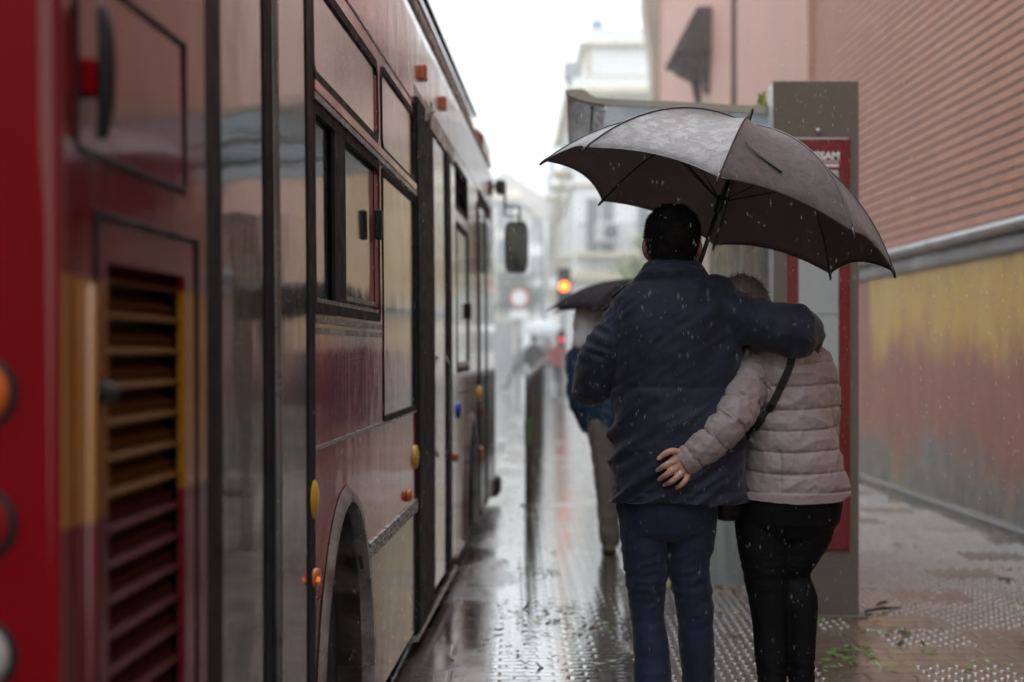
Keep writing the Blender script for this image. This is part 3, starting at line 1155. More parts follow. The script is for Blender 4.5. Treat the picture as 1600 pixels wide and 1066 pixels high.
# rear: gently bowed red panel with rounded corners
mb = MB()
R = []
for z, inset in ((.3, .0), (.32, -.004), (.9, -.006), (1.6, -.004), (2.3, .01), (2.55, .03), (2.66, .05)):
    ring = []
    for k in range(41):
        t = k / 40
        x = -.0 - BW * t
        d = min(-x, BW + x)
        r = .012
        yy = (r - math.sqrt(max(0, r * r - (r - min(d, r)) ** 2))) * 1.0
        bow = -.05 * (1 - (2 * t - 1) ** 2)
        xx = x - (.002 if t < .5 else -.002)
        ring.append((xx, yy * .98 + bow * .7 + inset - .004, z))
    R.append(ring)
V = [p for r in R for p in r]
n = 41
F = [(j * n + i, j * n + i + 1, (j + 1) * n + i + 1, (j + 1) * n + i) for j in range(len(R) - 1) for i in range(n - 1)]
mb.add(V, F)
mb.build('rear_panel', m_red, bus, local=True, smooth=True)
MB().bbox(-BW + .1, -.1, -.10, .02, .24, .46, .03).build('rear_bumper', m_rubber, bus, local=True)
MB().bbox(-BW + .25, -.42, -.052, .0, 1.55, 2.45, .03).build('rear_window', m_glass, bus, local=True)
for z_, mt_ in ((1.375, m_amber), (1.205, m_redlens), (1.035, m_white_lens)):
    for x_ in (-.102, -BW + .102):
        mb = MB()
        mb.disc((x_, -.004, z_), (0, -1, 0), .052, .014, 32)
        rl = mb.build('tail_lamp', m_rubber, bus, local=True, smooth=True, angle=40)
        mb = MB()
        mb.disc((x_, -.016, z_), (0, -1, 0), .043, .010, 32, dome=.014)
        mb.build('lens', mt_, rl, local=True, smooth=True, angle=60)
# front
mb = MB().bbox(-BW + .32, -.32, BL - .06, BL + .0, .3, 1.2, .04)
mb.build('front_panel', m_red, bus, local=True)
MB().bbox(-BW + .3, -.3, BL - .07, BL - .02, 1.2, 2.6, .03).build('windscreen', m_glass, bus, local=True)
MB().bbox(-BW + .05, .035, BL - .30, BL + .10, .20, .36, .03).build('front_bumper', m_rubber, bus, local=True)
for x_ in (-.5, -BW + .5):
    mb = MB()
    mb.disc((x_, BL + .0, .75), (0, 1, 0), .1, .02, 24, dome=.02)
    mb.build('headlight', m_white_lens, bus, local=True, smooth=True, angle=50)
MB().box(-BW + .1, -.06, .2, BL - .2, .22, .30).build('floor_pan', m_under, bus, local=True)

# wheel housings and wheels
m_tyre = M('tyre', (.012, .012, .013), (.022, .021, .02), rough=.5, rough2=.75, scale=12)
for c, r in ARCH:
    mb = MB()
    k = np.linspace(0, math.pi, 25)
    o = [(c + (r + .035) * math.cos(t), .35 + (r + .035) * 1.28 * math.sin(t)) for t in k]
    o2 = [(c + (r - .003) * math.cos(t), .35 + (r - .003) * 1.28 * math.sin(t)) for t in k]
    for P_ in (o, o2):
        P_.insert(0, (P_[0][0], .27))
        P_.append((P_[-1][0], .27))
    rings = [[(.002, a, b) for a, b in o], [(.020, a * .5 + a2 * .5, b * .5 + b2 * .5) for (a, b), (a2, b2) in zip(o, o2)], [(.018, a, b) for a, b in o2], [(-.10, a, b) for a, b in o2]]
    n = len(o)
    V = [p for q in rings for p in q]
    F = [(j * n + i, j * n + i + 1, (j + 1) * n + i + 1, (j + 1) * n + i) for j in range(3) for i in range(n - 1)]
    mb.add(V, F)
    mb.build('wheel_arch_lip', m_lip, bus, local=True, smooth=True, angle=50)
    mb = MB()
    rings = [[(-.02, a, b) for a, b in o2], [(-.45, a, b) for a, b in o2]]
    V = [p for q in rings for p in q]
    F = [(i, i + 1, n + i + 1, n + i) for i in range(n - 1)] + [tuple(range(n, 2 * n))]
    mb.add(V, F)
    mb.build('wheel_housing', m_under, bus, local=True)
    for side in (0, 1):
        xo = -.085 if side == 0 else -BW + .085
        sg = 1 if side == 0 else -1
        prof = [(.30, -.26), (.44, -.255), (.475, -.22), (.48, -.14), (.475, -.05), (.44, -.015), (.36, .0), (.30, -.012), (.285, -.02)]
        t = np.linspace(0, 2 * np.pi, 48, endpoint=False)
        R = [[(xo + sg * h, c + rr * math.cos(a), .48 + rr * math.sin(a)) for a in t] for rr, h in prof]
        wh = MB().rings(R, cap=False).build('wheel', m_tyre, bus, local=True, smooth=True, angle=50)
        prof = [(.30, -.015), (.28, -.04), (.25, -.09), (.18, -.10), (.14, -.07), (.10, -.03), (.04, -.025)]
        R = [[(xo + sg * h, c + rr * math.cos(a), .48 + rr * math.sin(a)) for a in t] for rr, h in prof]
        rim = MB().rings(R).build('rim', M('steel_rim', (.12, .12, .12), (.2, .2, .2), rough=.45, metal=.6), wh, local=True, smooth=True, angle=50)
# wing mirror on its bent arm
ym = BL + .10
mx_ = .16
mir = MB()
R = []
for y_, s in ((ym - .03, .9), (ym - .028, 1.0), (ym + .02, 1.0), (ym + .06, .85), (ym + .08, .5)):
    R.append(sring((mx_, y_, 2.31), (1, 0, 0), (0, 0, 1), .102 * s, .222 * s, 36, 5))
mir.rings(R)
mr = mir.build('wing_mirror', m_black, bus, local=True, smooth=True, angle=50)
mb = MB()
mb.rings([sring((mx_, ym - .0305, 2.31), (1, 0, 0), (0, 0, 1), .088, .205, 36, 5), sring((mx_, ym - .034, 2.31), (1, 0, 0), (0, 0, 1), .086, .203, 36, 5)])
mm, nt, bs = new_mat('mirror_glass')
bs.inputs['Base Color'].default_value = (.09, .10, .10, 1)
bs.inputs['Metallic'].default_value = 1
bs.inputs['Roughness'].default_value = .06
mb.build('mirror_glass', mm, mr, local=True)
mb = MB()
mb.tube([(-.03, ym - .1, 2.82), (.04, ym, 2.82), (.06, ym + .02, 2.80), (.06, ym + .02, 2.66), (.185, ym + .02, 2.66), (.185, ym + .02, 2.53)], [.013] * 6, 8)
mb.tube([(.06, ym + .02, 2.80), (.06, ym + .02, 2.58), (.185, ym + .02, 2.57), (.185, ym + .02, 2.5)], [.010] * 4, 8)
mb.build('mirror_arm', m_black, mr, local=True, smooth=True)
mb = MB().bbox(-.02, .07, ym - .12, ym + .05, 2.76, 2.88, .02)
mb.build('mirror_mount', m_black, mr, local=True)

# ------------------------------------------------------------------ bus shelter, totem, railing
m_totem = M('totem_grey_brown', (.155, .128, .105), (.13, .107, .088), rough=.4, rough2=.55, scale=2, bmp=.05, bscale=40, spec=.25)
m_totem_edge = M('totem_pale_edge', (.6, .62, .62), (.5, .5, .5), rough=.3, scale=4)
m_redpanel = M('totem_red', (.165, .007, .012), (.13, .007, .011), rough=.22, rough2=.35, scale=3)
m_poster = M('grey_white_poster', (.40, .44, .45), (.34, .37, .385), rough=.12, rough2=.25, scale=1.4, stretch=(1, 1, 2))
m_white = M('white_lettering', (.75, .75, .75), (.7, .7, .7), rough=.35)
m_beige = M('beige_metal', (.33, .31, .25), (.27, .255, .21), rough=.3, rough2=.45, scale=3, coat=.2)
m_grey_metal = M('brushed_grey_metal', (.46, .45, .455), (.36, .35, .36), rough=.28, rough2=.45, scale=4, stretch=(6, 1, 6), metal=.6)

TX0, TX1, TY = 1.259, 1.672, 7.54
tot = thing('information_totem', 'tall grey brown slab with a red framed notice panel beside the bus shelter', 'totem', ((TX0 + TX1) / 2, TY + .06, 0))
MB().bbox(TX0, TX1, TY, TY + .13, 0, 2.588, .004).build('slab', m_totem, tot)
MB().box(TX0 - .0025, TX0 + .001, TY + .006, TY + .124, .01, 2.58).build('side_strip', m_totem_edge, tot)
rp = MB().bbox(1.328, 1.627, TY - .012, TY + .002, .326, 2.312, .003).build('red_panel', m_redpanel, tot)
MB().box(1.335, 1.62, TY - .0125, TY - .005, 2.305, 2.311).build('top_edge', m_totem_edge, rp)
po = MB().bbox(1.379, 1.571, TY - .016, TY - .010, .58, 2.155, .002).build('poster', m_poster, rp)
MB().box(1.379, 1.571, TY - .0175, TY - .0155, 1.46, 1.466).build('poster_fold', M('fold_line', (.3, .33, .34), rough=.3), po)
MB().box(1.393, 1.572, TY - .0135, TY - .011, 2.172, 2.184).build('rule', m_white, rp)


def text_mesh(name, body, size, loc, mat, parent, bold=.0, align='RIGHT'):
    cu = bpy.data.curves.new(name, 'FONT')
    cu.body = body
    cu.size = size
    cu.align_x = align
    cu.offset = bold
    cu.extrude = .0012
    o = bpy.data.objects.new(name, cu)
    COL.objects.link(o)
    dg = bpy.context.evaluated_depsgraph_get()
    dg.update()
    me = bpy.data.meshes.new_from_object(o.evaluated_get(dg))
    bpy.data.objects.remove(o)
    R_ = Matrix.Translation(Vector(loc) - Vector(parent['_o'])) @ Matrix.Rotation(math.radians(90), 4, 'X')
    me.transform(R_)
    me.materials.clear()
    me.materials.append(mat)
    k = bpy.data.objects.new(name, me)
    COL.objects.link(k)
    k.parent = parent
    k['_o'] = tuple(parent['_o'])
    return k


text_mesh('operator_name', 'TUSSAM', .050, (1.577, TY - .0135, 2.208), m_white, rp, .0016)
text_mesh('small_print', 'lineas y horarios', .021, (1.572, TY - .0135, 2.191), m_white, rp, .0002)
MB().disc((1.476, TY - .0, 2.346), (0, -1, 0), .014, .008, 20, dome=.004).build('fixing_screw', m_alu, tot, smooth=True, angle=40)
MB().bbox(1.225, 1.71, TY - .03, TY + .16, -.01, .012, .004).build('base_plate', m_totem, tot)

# shelter roof: cantilever slab with an upturned street edge; aligned with the kerb
SH = .0409
shl = thing('bus_shelter', 'glazed bus shelter with upturned grey metal roof edge beyond the umbrella', 'shelter', (1.1, 9.5, 0))
Y0s, Y1s = 7.70, 10.5


def pr(px, py):
    return ((px - CX) / F_PX * Y0s, CAM_Z - (py - HY) / F_PX * Y0s)


top = [pr(*q) for q in ((883, 141), (892, 139.5), (909, 139), (916, 142), (922, 148), (932, 153), (960, 155), (1060, 159), (1208, 167), (1330, 172))]
bot = [pr(*q) for q in ((1330, 183), (1208, 179), (1060, 170), (960, 165), (926, 161), (905, 156), (890, 150), (884, 146))]
MB().prism(top + bot, Y0s, Y0s + .035).build('roof_end_plate', m_beige, shl)
MB().prism(top + bot, Y1s, Y1s + .035).build('roof_end_plate', m_beige, shl)
for o_ in list(shl.children)[1:]:
    o_.data.transform(Matrix.Translation((SH * (Y1s - Y0s), 0, 0)))
dx = SH * (Y1s - Y0s - .035)


def strip_poly(pa, th):
    return [(x, z) for x, z in pa] + [(x, z + th) for x, z in pa[::-1]]


lip = [pr(*q) for q in ((885.5, 144), (891, 149.5), (905, 155), (926, 160), (946, 163))]
lip_b = [(x, z - .012) for x, z in lip[1:]]
mb = MB().prism([lip[0]] + [(x, z - .01) for x, z in lip[1:-1]] + [(lip[-1][0], lip[-1][1] - .03), (lip[-1][0], lip[-1][1] + .008)] + [pr(*q) for q in ((926, 157), (909, 142), (888, 142))][0:],
                Y0s + .037, Y1s - .002, shift=(dx, 0))
mb.build('roof_lip', m_grey_metal, shl, smooth=True, angle=30)
mb = MB().prism([(lip[3][0] - .004, lip[3][1] - .02), (lip[3][0] + .004, lip[3][1] - .02), (lip[3][0] + .004, lip[3][1] - .008), (lip[3][0] - .004, lip[3][1] - .008)], Y0s + .04, Y1s - .004, shift=(dx, 0))
mb.build('lip_seam', m_rubber, shl)
# translucent roof glazing with standing water and stuck leaves
m_rg, nt, bs = new_mat('shelter_roof_glass')
f = fnoise(nt, coords(nt, (3.2, 1.1, 1)), 2.3, 6, .62)
f2 = fnoise(nt, coords(nt, (1, 1, 1)), 3.0, 3)
cc = mixc(nt, maprange(nt, f, .56, .66, 0, 1), mixc(nt, maprange(nt, f2, .4, .6, 0, 1), (.50, .56, .60), (.62, .66, .68)), (.06, .075, .06))  # sky reflection put into the blue-white base; dark blotches are water and leaves
nt.links.new(cc, bs.inputs['Base Color'])
bs.inputs['Roughness'].default_value = .12
tr = nd(nt, 'ShaderNodeBsdfTranslucent')
nt.links.new(cc, tr.inputs['Color'])
ms = nd(nt, 'ShaderNodeMixShader')
ms.inputs[0].default_value = .55
nt.links.new(bs.outputs[0], ms.inputs[1])
nt.links.new(tr.outputs[0], ms.inputs[2])
nt.links.new(ms.outputs[0], nt.nodes['Material Output'].inputs['Surface'])
xa, za = pr(947, 163)
xb, zb = pr(1330, 182)
nb = 3
for k in range(nb):
    ya = Y0s + .04 + (Y1s - Y0s - .05) * k / nb
    yb = Y0s + .04 + (Y1s - Y0s - .05) * (k + 1) / nb - .06
    sa, sb = SH * (ya - Y0s), SH * (yb - Y0s)
    MB().add([(xa + sa, ya, za), (xb + sa, ya, zb), (xb + sb, yb, zb), (xa + sb, yb, za),
              (xa + sa, ya, za + .012), (xb + sa, ya, zb + .012), (xb + sb, yb, zb + .012), (xa + sb, yb, za + .012)],
             [(0, 1, 2, 3), (4, 7, 6, 5), (0, 4, 5, 1), (1, 5, 6, 2), (2, 6, 7, 3), (3, 7, 4, 0)]).build('roof_pane', m_rg, shl)
    if k < nb - 1:
        MB().add([(xa + sb, yb + .004, za - .03), (xb + sb, yb + .004, zb - .03), (xb + sb, yb + .056, zb - .03), (xa + sb, yb + .056, za - .03),
                  (xa + sb, yb + .004, za + .02), (xb + sb, yb + .004, zb + .02), (xb + sb, yb + .056, zb + .02), (xa + sb, yb + .056, za + .02)],
                 [(0, 1, 2, 3), (4, 7, 6, 5), (0, 4, 5, 1), (1, 5, 6, 2), (2, 6, 7, 3), (3, 7, 4, 0)]).build('roof_rib', m_grey_metal, shl)
for y_ in (8.55, 10.3):
    x_ = 1.56 + SH * (y_ - Y0s)
    MB().bbox(x_ - .05, x_ + .05, y_ - .05, y_ + .05, 0, 2.42, .01).build('post', m_grey_metal, shl)
MB().bbox(1.52, 1.60, 8.55, 10.35, 2.38, 2.43, .01).build('roof_beam', m_grey_metal, shl)
# rain streaked end pane
m_wg, nt, bs = new_mat('rain_streaked_glass')
f = fnoise(nt, coords(nt, (11, 1, 1.1)), 2.6, 9, .78)
f2 = fnoise(nt, coords(nt, (1, 1, .6)), 60, 3)
f3 = fnoise(nt, coords(nt, (1.6, 1, .25)), 2.2, 3)
tcn = nd(nt, 'ShaderNodeTexCoord')
sp = nd(nt, 'ShaderNodeSeparateXYZ')
nt.links.new(tcn.outputs['Object'], sp.inputs[0])
cc = mixc(nt, maprange(nt, f, .42, .6, 0, 1), (.035, .036, .03), (.72, .72, .68))
cc = mixc(nt, maprange(nt, f3, .5, .62, 0, .6), cc, (.42, .40, .29))
cc = mixc(nt, maprange(nt, sp.outputs['Z'], 1.05, .6, 0, .85), cc, (.30, .33, .335))
nt.links.new(cc, bs.inputs['Base Color'])
bs.inputs['Roughness'].default_value = .18
bump(nt, bs, f2, .5, .004)
tp = nd(nt, 'ShaderNodeBsdfTransparent')
tp.inputs['Color'].default_value = (.86, .9, .88, 1)
ms = nd(nt, 'ShaderNodeMixShader')
op = mathn(nt, 'MAXIMUM', maprange(nt, mathn(nt, 'ADD', f, mathn(nt, 'MULTIPLY', mathn(nt, 'SUBTRACT', f2, .5), .35)), .38, .62, .5, .95), maprange(nt, sp.outputs['Z'], 1.05, .6, 0, .96))
nt.links.new(op, ms.inputs[0])
nt.links.new(tp.outputs[0], ms.inputs[1])
nt.links.new(bs.outputs[0], ms.inputs[2])
nt.links.new(ms.outputs[0], nt.nodes['Material Output'].inputs['Surface'])
MB().box(1.066, 1.408, 8.395, 8.405, .03, 2.25).build('end_pane', m_wg, shl)
MB().bbox(1.408, 1.425, 8.385, 8.415, .0, 2.3, .003).build('pane_edge', m_totem_edge, shl)
# back glazing seen only in the bus's reflections
for k in range(2):
    ya = 8.7 + .8 * k
    MB().box(1.60, 1.61, ya, ya + .77, .35, 2.2).build('back_pane', m_wg, shl)
bn = MB().bbox(1.12, 1.5, 9.2, 10.2, .42, .46, .01).build('bench', m_grey_metal, shl)
for y_ in (9.3, 10.0):
    MB().bbox(1.3, 1.36, y_, y_ + .06, 0, .42, .005).build('bench_leg', m_grey_metal, bn)
adp = thing('advertising_panel', 'dark upright advertising panel under the bus shelter roof beyond the man', 'panel', (.955, 9.04, 0))
MB().bbox(.84, 1.08, 9.0, 9.09, .12, 2.1, .008).build('cabinet', M('dark_olive_metal', (.05, .05, .042), (.07, .068, .055), rough=.35), adp)
MB().box(.86, 1.06, 8.994, 9.002, .3, 2.0).build('glazed_face', M('dim_poster', (.07, .072, .05), (.10, .095, .05), rough=.15, scale=3), adp)
MB().bbox(.90, 1.02, 9.01, 9.08, -.002, .12, .004).build('foot', m_grey_metal, adp)

# leafy twig lying on the roof edge
m_leafg = M('fresh_leaf', (.22, .38, .02), (.14, .28, .02), rough=.4, scale=20)
m_leafd = M('wet_leaf', (.06, .09, .015), (.10, .08, .02), rough=.3, scale=20)


def leaf_quads(mb, c, n, spread, size, mi=0, flat=False):
    for _ in range(n):
        p = np.array(c) + rng.normal(0, 1, 3) * np.array(spread)
        a = rng.normal(0, 1, 3)
        if flat:
            a[2] *= .12
        a /= np.linalg.norm(a)
        b = np.cross(a, rng.normal(0, 1, 3) if not flat else (0, 0, 1.))
        b /= np.linalg.norm(b) + 1e-9
        s = size * rng.uniform(.6, 1.3)
        lift = np.cross(a, b) * s * .18
        mb.add([p - a * s, p - b * s * .42 + lift, p + a * s, p + b * s * .42 + lift], [(0, 1, 2), (0, 2, 3)], mi)


tw = MB()
bx, bz = pr(1199, 160)
tw.tube([(bx + .03, 7.86, bz + .005), (bx + .005, 7.86, bz + .03), (bx - .01, 7.86, bz + .06)], [.003, .003, .002], 6)
leaf_quads(tw, (bx - .002, 7.86, bz + .03), 42, (.014, .014, .022), .017, 1)
o = tw.build('leafy_twig', [m_leafd, m_leafg], fix=False)
tag(o, 'small bright green leafy twig caught on the shelter roof against the totem', 'twig')
recentre(o, (bx, 7.86, bz))

# railing seen almost end-on between the pavement and the road
m_rail = M('dark_green_railing', (.035, .042, .036), (.05, .055, .045), rough=.35, rough2=.5, scale=5)
m_rail_g = M('green_band', (.10, .16, .03), (.08, .13, .03), rough=.4, scale=5)


def rx(d):
    return .138 + .0274 * (d - 12.98)


RB = 2.3
for k in range(6):
    d0 = 12.98 + k * (RB + .08)
    d1 = d0 + RB
    if k == 0:
        ra = thing('railing', 'nearest dark green railing bay between the walkway and the road', 'railing', (rx(d0), d0, 0), 'railings along the kerb')
        mb = MB()
        mb.tube([(rx(d0), d0, -.02), (rx(d0), d0, 1.0), (rx(d0), d0 + .03, 1.05), (rx(d0), d0 + .1, 1.07), (rx(d1), d1 - .1, 1.07), (rx(d1), d1 - .03, 1.05), (rx(d1), d1, 1.0), (rx(d1), d1, -.02)], [.03] * 8, 12)
        mb.build('hoop_frame', m_rail, ra, smooth=True)
        MB().tube([(rx(d0), d0 + .03, .16), (rx(d1), d1 - .03, .16)], [.018, .018], 8).build('lower_bar', m_rail, ra, smooth=True)
        for j in range(14):
            d = d0 + .15 + j * (RB - .3) / 13
            MB().tube([(rx(d), d, .16), (rx(d), d, 1.06)], [.011, .011], 8).build('upright', m_rail, ra, smooth=True)
        MB().bbox(rx(d0) - .036, rx(d0) + .036, d0 - .036, d0 + .036, .50, .72, .006).build('reflective_band', m_rail_g, ra)
        MB().disc((rx(d0), d0, 0.001), (0, 0, 1), .07, .012, 20).build('base_plate', m_rail, ra)
        rail0 = ra
    else:
        c = copy_tree(rail0)
        c.location = (rx(d0), d0, 0)
        c['label'] = ['second dark green railing bay counting from the camera', 'third dark green railing bay counting from the camera', 'fourth dark green railing bay counting from the camera',
                      'fifth dark green railing bay counting from the camera', 'farthest dark green railing bay beside the road'][k - 1]

# ------------------------------------------------------------------ umbrellas
def cloth_outer(name, c1, c2, trans=.22, thr=.5, scale=7):
    m, nt, bs = new_mat(name)
    vec = coords(nt)
    f = fnoise(nt, coords(nt, (1, 1, 1)), scale, 8, .66, .4)
    f2 = fnoise(nt, vec, 90, 3)
    wet = maprange(nt, mathn(nt, 'ADD', f, mathn(nt, 'MULTIPLY', mathn(nt, 'SUBTRACT', f2, .5), .25)), thr - .05, thr + .05, 0, 1)
    nt.links.new(mixc(nt, wet, c1, c2), bs.inputs['Base Color'])  # wet blotches painted paler: the water's bright sheen is in the colour
    nt.links.new(maprange(nt, wet, 0, 1, .46, .38), bs.inputs['Roughness'])
    bs.inputs['Coat Weight'].default_value = .10
    nt.links.new(maprange(nt, wet, 0, 1, .42, .3), bs.inputs['Coat Roughness'])
    n = bump(nt, bs, mathn(nt, 'ADD', mathn(nt, 'MULTIPLY', wet, .6), f2), .35, .002)
    bs.inputs['Sheen Weight'].default_value = .12
    tr = nd(nt, 'ShaderNodeBsdfTranslucent')
    tr.inputs['Color'].default_value = (*[min(1, q * 2.2) for q in c2], 1)
    ms = nd(nt, 'ShaderNodeMixShader')
    ms.inputs[0].default_value = trans
    nt.links.new(bs.outputs[0], ms.inputs[1])
    nt.links.new(tr.outputs[0], ms.inputs[2])
    nt.links.new(ms.outputs[0], nt.nodes['Material Output'].inputs['Surface'])
    return m


def cloth_inner(name, c, trans):
    m, nt, bs = new_mat(name)
    f = fnoise(nt, coords(nt), 4, 4)
    cc = mixc(nt, maprange(nt, f, .3, .7, 0, 1), c, tuple(x * .82 for x in c))
    nt.links.new(cc, bs.inputs['Base Color'])
    bs.inputs['Roughness'].default_value = .75
    bs.inputs['Specular IOR Level'].default_value = .2
    tr = nd(nt, 'ShaderNodeBsdfTranslucent')
    nt.links.new(cc, tr.inputs['Color'])
    ms = nd(nt, 'ShaderNodeMixShader')
    ms.inputs[0].default_value = trans
    nt.links.new(bs.outputs[0], ms.inputs[1])
    nt.links.new(tr.outputs[0], ms.inputs[2])
    nt.links.new(ms.outputs[0], nt.nodes['Material Output'].inputs['Surface'])
    return m


def umbrella(label, C, N, R, H, phase, mats, shaft_len, group=None, detail=True, bend=1, ribs_n=8):
    """mats: outer, inner, rib, shaft"""
    C, N = np.array(C, float), np.array(N, float)
    N /= np.linalg.norm(N)
    a = np.cross(N, (0, 1., 0))
    a /= np.linalg.norm(a)
    b = np.cross(N, a)
    loc = C - N * shaft_len
    um = thing('umbrella', label, 'umbrella', tuple(loc), group)
    rho = (R * R + H * H) / (2 * H)
    amax = math.asin(min(1, R / rho))

    def P3(r, z, ang):
        return C + N * z + r * (math.cos(ang) * a + math.sin(ang) * b)

    def prof(t):
        al = amax * t
        return rho * math.sin(al), H - rho * (1 - math.cos(al))
    K = ribs_n
    A = [-k * 2 * math.pi / K + phase for k in range(K)]
    nt_, nu = (22, 12) if detail else (8, 4)
    mb = MB()
    for k in range(K):
        a0, a1 = A[k], A[(k + 1) % K]
        grid = []
        for i in range(nt_ + 1):
            row = []
            for j in range(nu + 1):
                u = j / nu
                hb = 4 * u * (1 - u)
                t = (i / nt_) * (1 - .055 * hb * (i / nt_) ** 2)
                r, z = prof(t)
                p = P3(r, z, a0) * (1 - u) + P3(r, z, a1) * u
                tight = hb * (.020 * math.sin(math.pi * min(1, i / nt_ * 1.05)) ** 1) * R / .6
                p = p - N * tight * .8
                if detail:
                    q = Vector(p) * 9
                    p = p + N * mnoise.noise(q) * .004 * hb
                row.append(p)
            grid.append(row)
        o = len(mb.v)
        for sgn in (0, 1):
            for row in grid:
                for p in row:
                    mb.v.append(tuple(p - N * .0022 * sgn))
        w_ = nu + 1
        half = (nt_ + 1) * w_
        for i in range(nt_):
            for j in range(nu):
                q = (o + i * w_ + j, o + i * w_ + j + 1, o + (i + 1) * w_ + j + 1, o + (i + 1) * w_ + j)
                mb.f.append(q)
                mb.m.append(0)
                mb.f.append(tuple(x + half for x in q[::-1]))
                mb.m.append(1)
        for j in range(nu):
            i = nt_
            q = (o + i * w_ + j, o + i * w_ + j + 1, o + i * w_ + j + 1 + half, o + i * w_ + j + half)
            mb.f.append(q)
            mb.m.append(0)
    cn = mb.build('canopy', [mats[0], mats[1]], um, smooth=True, fix=False)
    # rib seams and hem on the outside
    if detail:
        for k in range(K):
            pts = [P3(*prof(t), A[k]) + N * .0012 for t in np.linspace(.03, 1, 16)]
            MB().tube(pts, [.0028] * 16, 6).build('seam', mats[2], cn, smooth=True)
            a0, a1 = A[k], A[(k + 1) % K]
            pts = []
            for j in range(nu + 1):
                u = j / nu
                r, z = prof(1 - .055 * 4 * u * (1 - u))
                pts.append(P3(r, z, a0) * (1 - u) + P3(r, z, a1) * u - N * .001)
            MB().tube(pts, [.0026] * len(pts), 6).build('hem', mats[2], cn, smooth=True)
    for k in range(K):
        pts = [P3(*prof(t), A[k]) - N * .006 for t in np.linspace(.02, 1, 14)]
        rb = MB().tube(pts, [.0035] * 14, 6).build('rib', mats[3], um, smooth=True)
        p = P3(*prof(1.0), A[k])
        p2 = P3(*prof(1.035), A[k])
        MB().tube([p - (p2 - p) * .5, p, p2], [.005, .0055, .004], 8).build('rib_tip', mats[3], rb, smooth=True)
        if detail:
            q0 = C + N * (H - .27)
            q1 = P3(*prof(.50), A[k]) - N * .008
            MB().tube([q0 + (q1 - q0) * .04, q1], [.003, .003], 6).build('stretcher', mats[3], rb, smooth=True)
    MB().tube([C + N * (H - .005), C - N * (shaft_len - .13)], [.0075, .0075], 12).build('shaft', mats[3], um, smooth=True)
    MB().tube([C + N * (H - .004), C + N * (H + .012), C + N * (H + .014), C + N * (H + .05), C + N * (H + .055)], [.016, .012, .0085, .0075, .005], 14).build('ferrule', mats[3], um, smooth=True, angle=50)
    if detail:
        MB().tube([C + N * (H - .31), C + N * (H - .25)], [.013, .015], 14).build('runner', mats[3], um, smooth=True, angle=50)
    MB().tube([C - N * (shaft_len - .15), C - N * (shaft_len - .14), C - N * (shaft_len - .02), C - N * shaft_len], [.012, .016, .017, .012], 14).build('handle', mats[3], um, smooth=True, angle=50)
    return um, cn, P3, prof, A


m_um_out = cloth_outer('wet_umbrella_cloth', (.070, .056, .060), (.098, .083, .091), trans=.16, thr=.50, scale=26)
m_um_in = cloth_inner('umbrella_lining', (.40, .345, .322), .6)
m_um_seam = M('umbrella_seam', (.03, .026, .03), (.05, .045, .05), rough=.4)
m_um_metal = M('umbrella_black_metal', (.012, .012, .013), (.02, .02, .02), rough=.35)
um1, cn1, P3, prof, A = umbrella('large open grey brown umbrella, rain wet, held up over the embracing couple',
                                 (.66617, 5.1006, 1.73133), (.32610, .05376, .94380), .59260, .31382, 6.13856,
                                 (m_um_out, m_um_in, m_um_seam, m_um_metal), .62)
# closing strap lying along one panel
mb = MB()
pts = []
kA = A[6]
for t, f_ in ((.70, .10), (.75, .20), (.80, .33), (.845, .46)):
    hb = 4 * f_ * (1 - f_)
    te = t * (1 - .055 * hb * t ** 2)
    r, z = prof(te)
    p = P3(r, z, A[6]) * (1 - f_) + P3(r, z, A[5]) * f_
    p = p - np.array((.32610, .05376, .94380)) * (.8 * hb * .020 * math.sin(math.pi * min(1, t * 1.05)) - .004)
    pts.append(p)
pts = catmull(pts, 5)
Nn = np.array((.32610, .05376, .94380))
T = np.gradient(pts, axis=0)
side = np.cross(T, Nn)
side /= np.linalg.norm(side, axis=1)[:, None]
wd = np.linspace(.0025, .007, len(pts))[:, None]
R = [[p - s + Nn * .001, p + s + Nn * .001, p + s + Nn * .004, p - s + Nn * .004] for p, s in zip(pts, side * wd)]
mb.rings(R)
mb.build('closing_strap', m_um_seam, um1)

# ------------------------------------------------------------------ people
def fabric(name, c1, c2, rough=.7, sheen=.25, scale=5, weave=400, wet=None, bmp=.25, spec=.3):
    m, nt, bs = new_mat(name)
    vec = coords(nt)
    f = fnoise(nt, vec, scale, 6, .62)
    g = fnoise(nt, vec, weave, 2)
    c = mixc(nt, maprange(nt, f, .34, .66, 0, 1), c1, c2)
    sp_ = fnoise(nt, vec, 75, 2)
    c = mixc(nt, maprange(nt, sp_, .66, .74, 0, .5), c, tuple(x * .45 for x in c1))     # rain spots
    nt.links.new(c, bs.inputs['Base Color'])
    nt.links.new(maprange(nt, f, .35, .65, rough, rough * .8), bs.inputs['Roughness'])
    bs.inputs['Sheen Weight'].default_value = sheen
    bs.inputs['Specular IOR Level'].default_value = spec
    bump(nt, bs, mathn(nt, 'ADD', g, mathn(nt, 'MULTIPLY', f, .6)), bmp, .002)
    return m


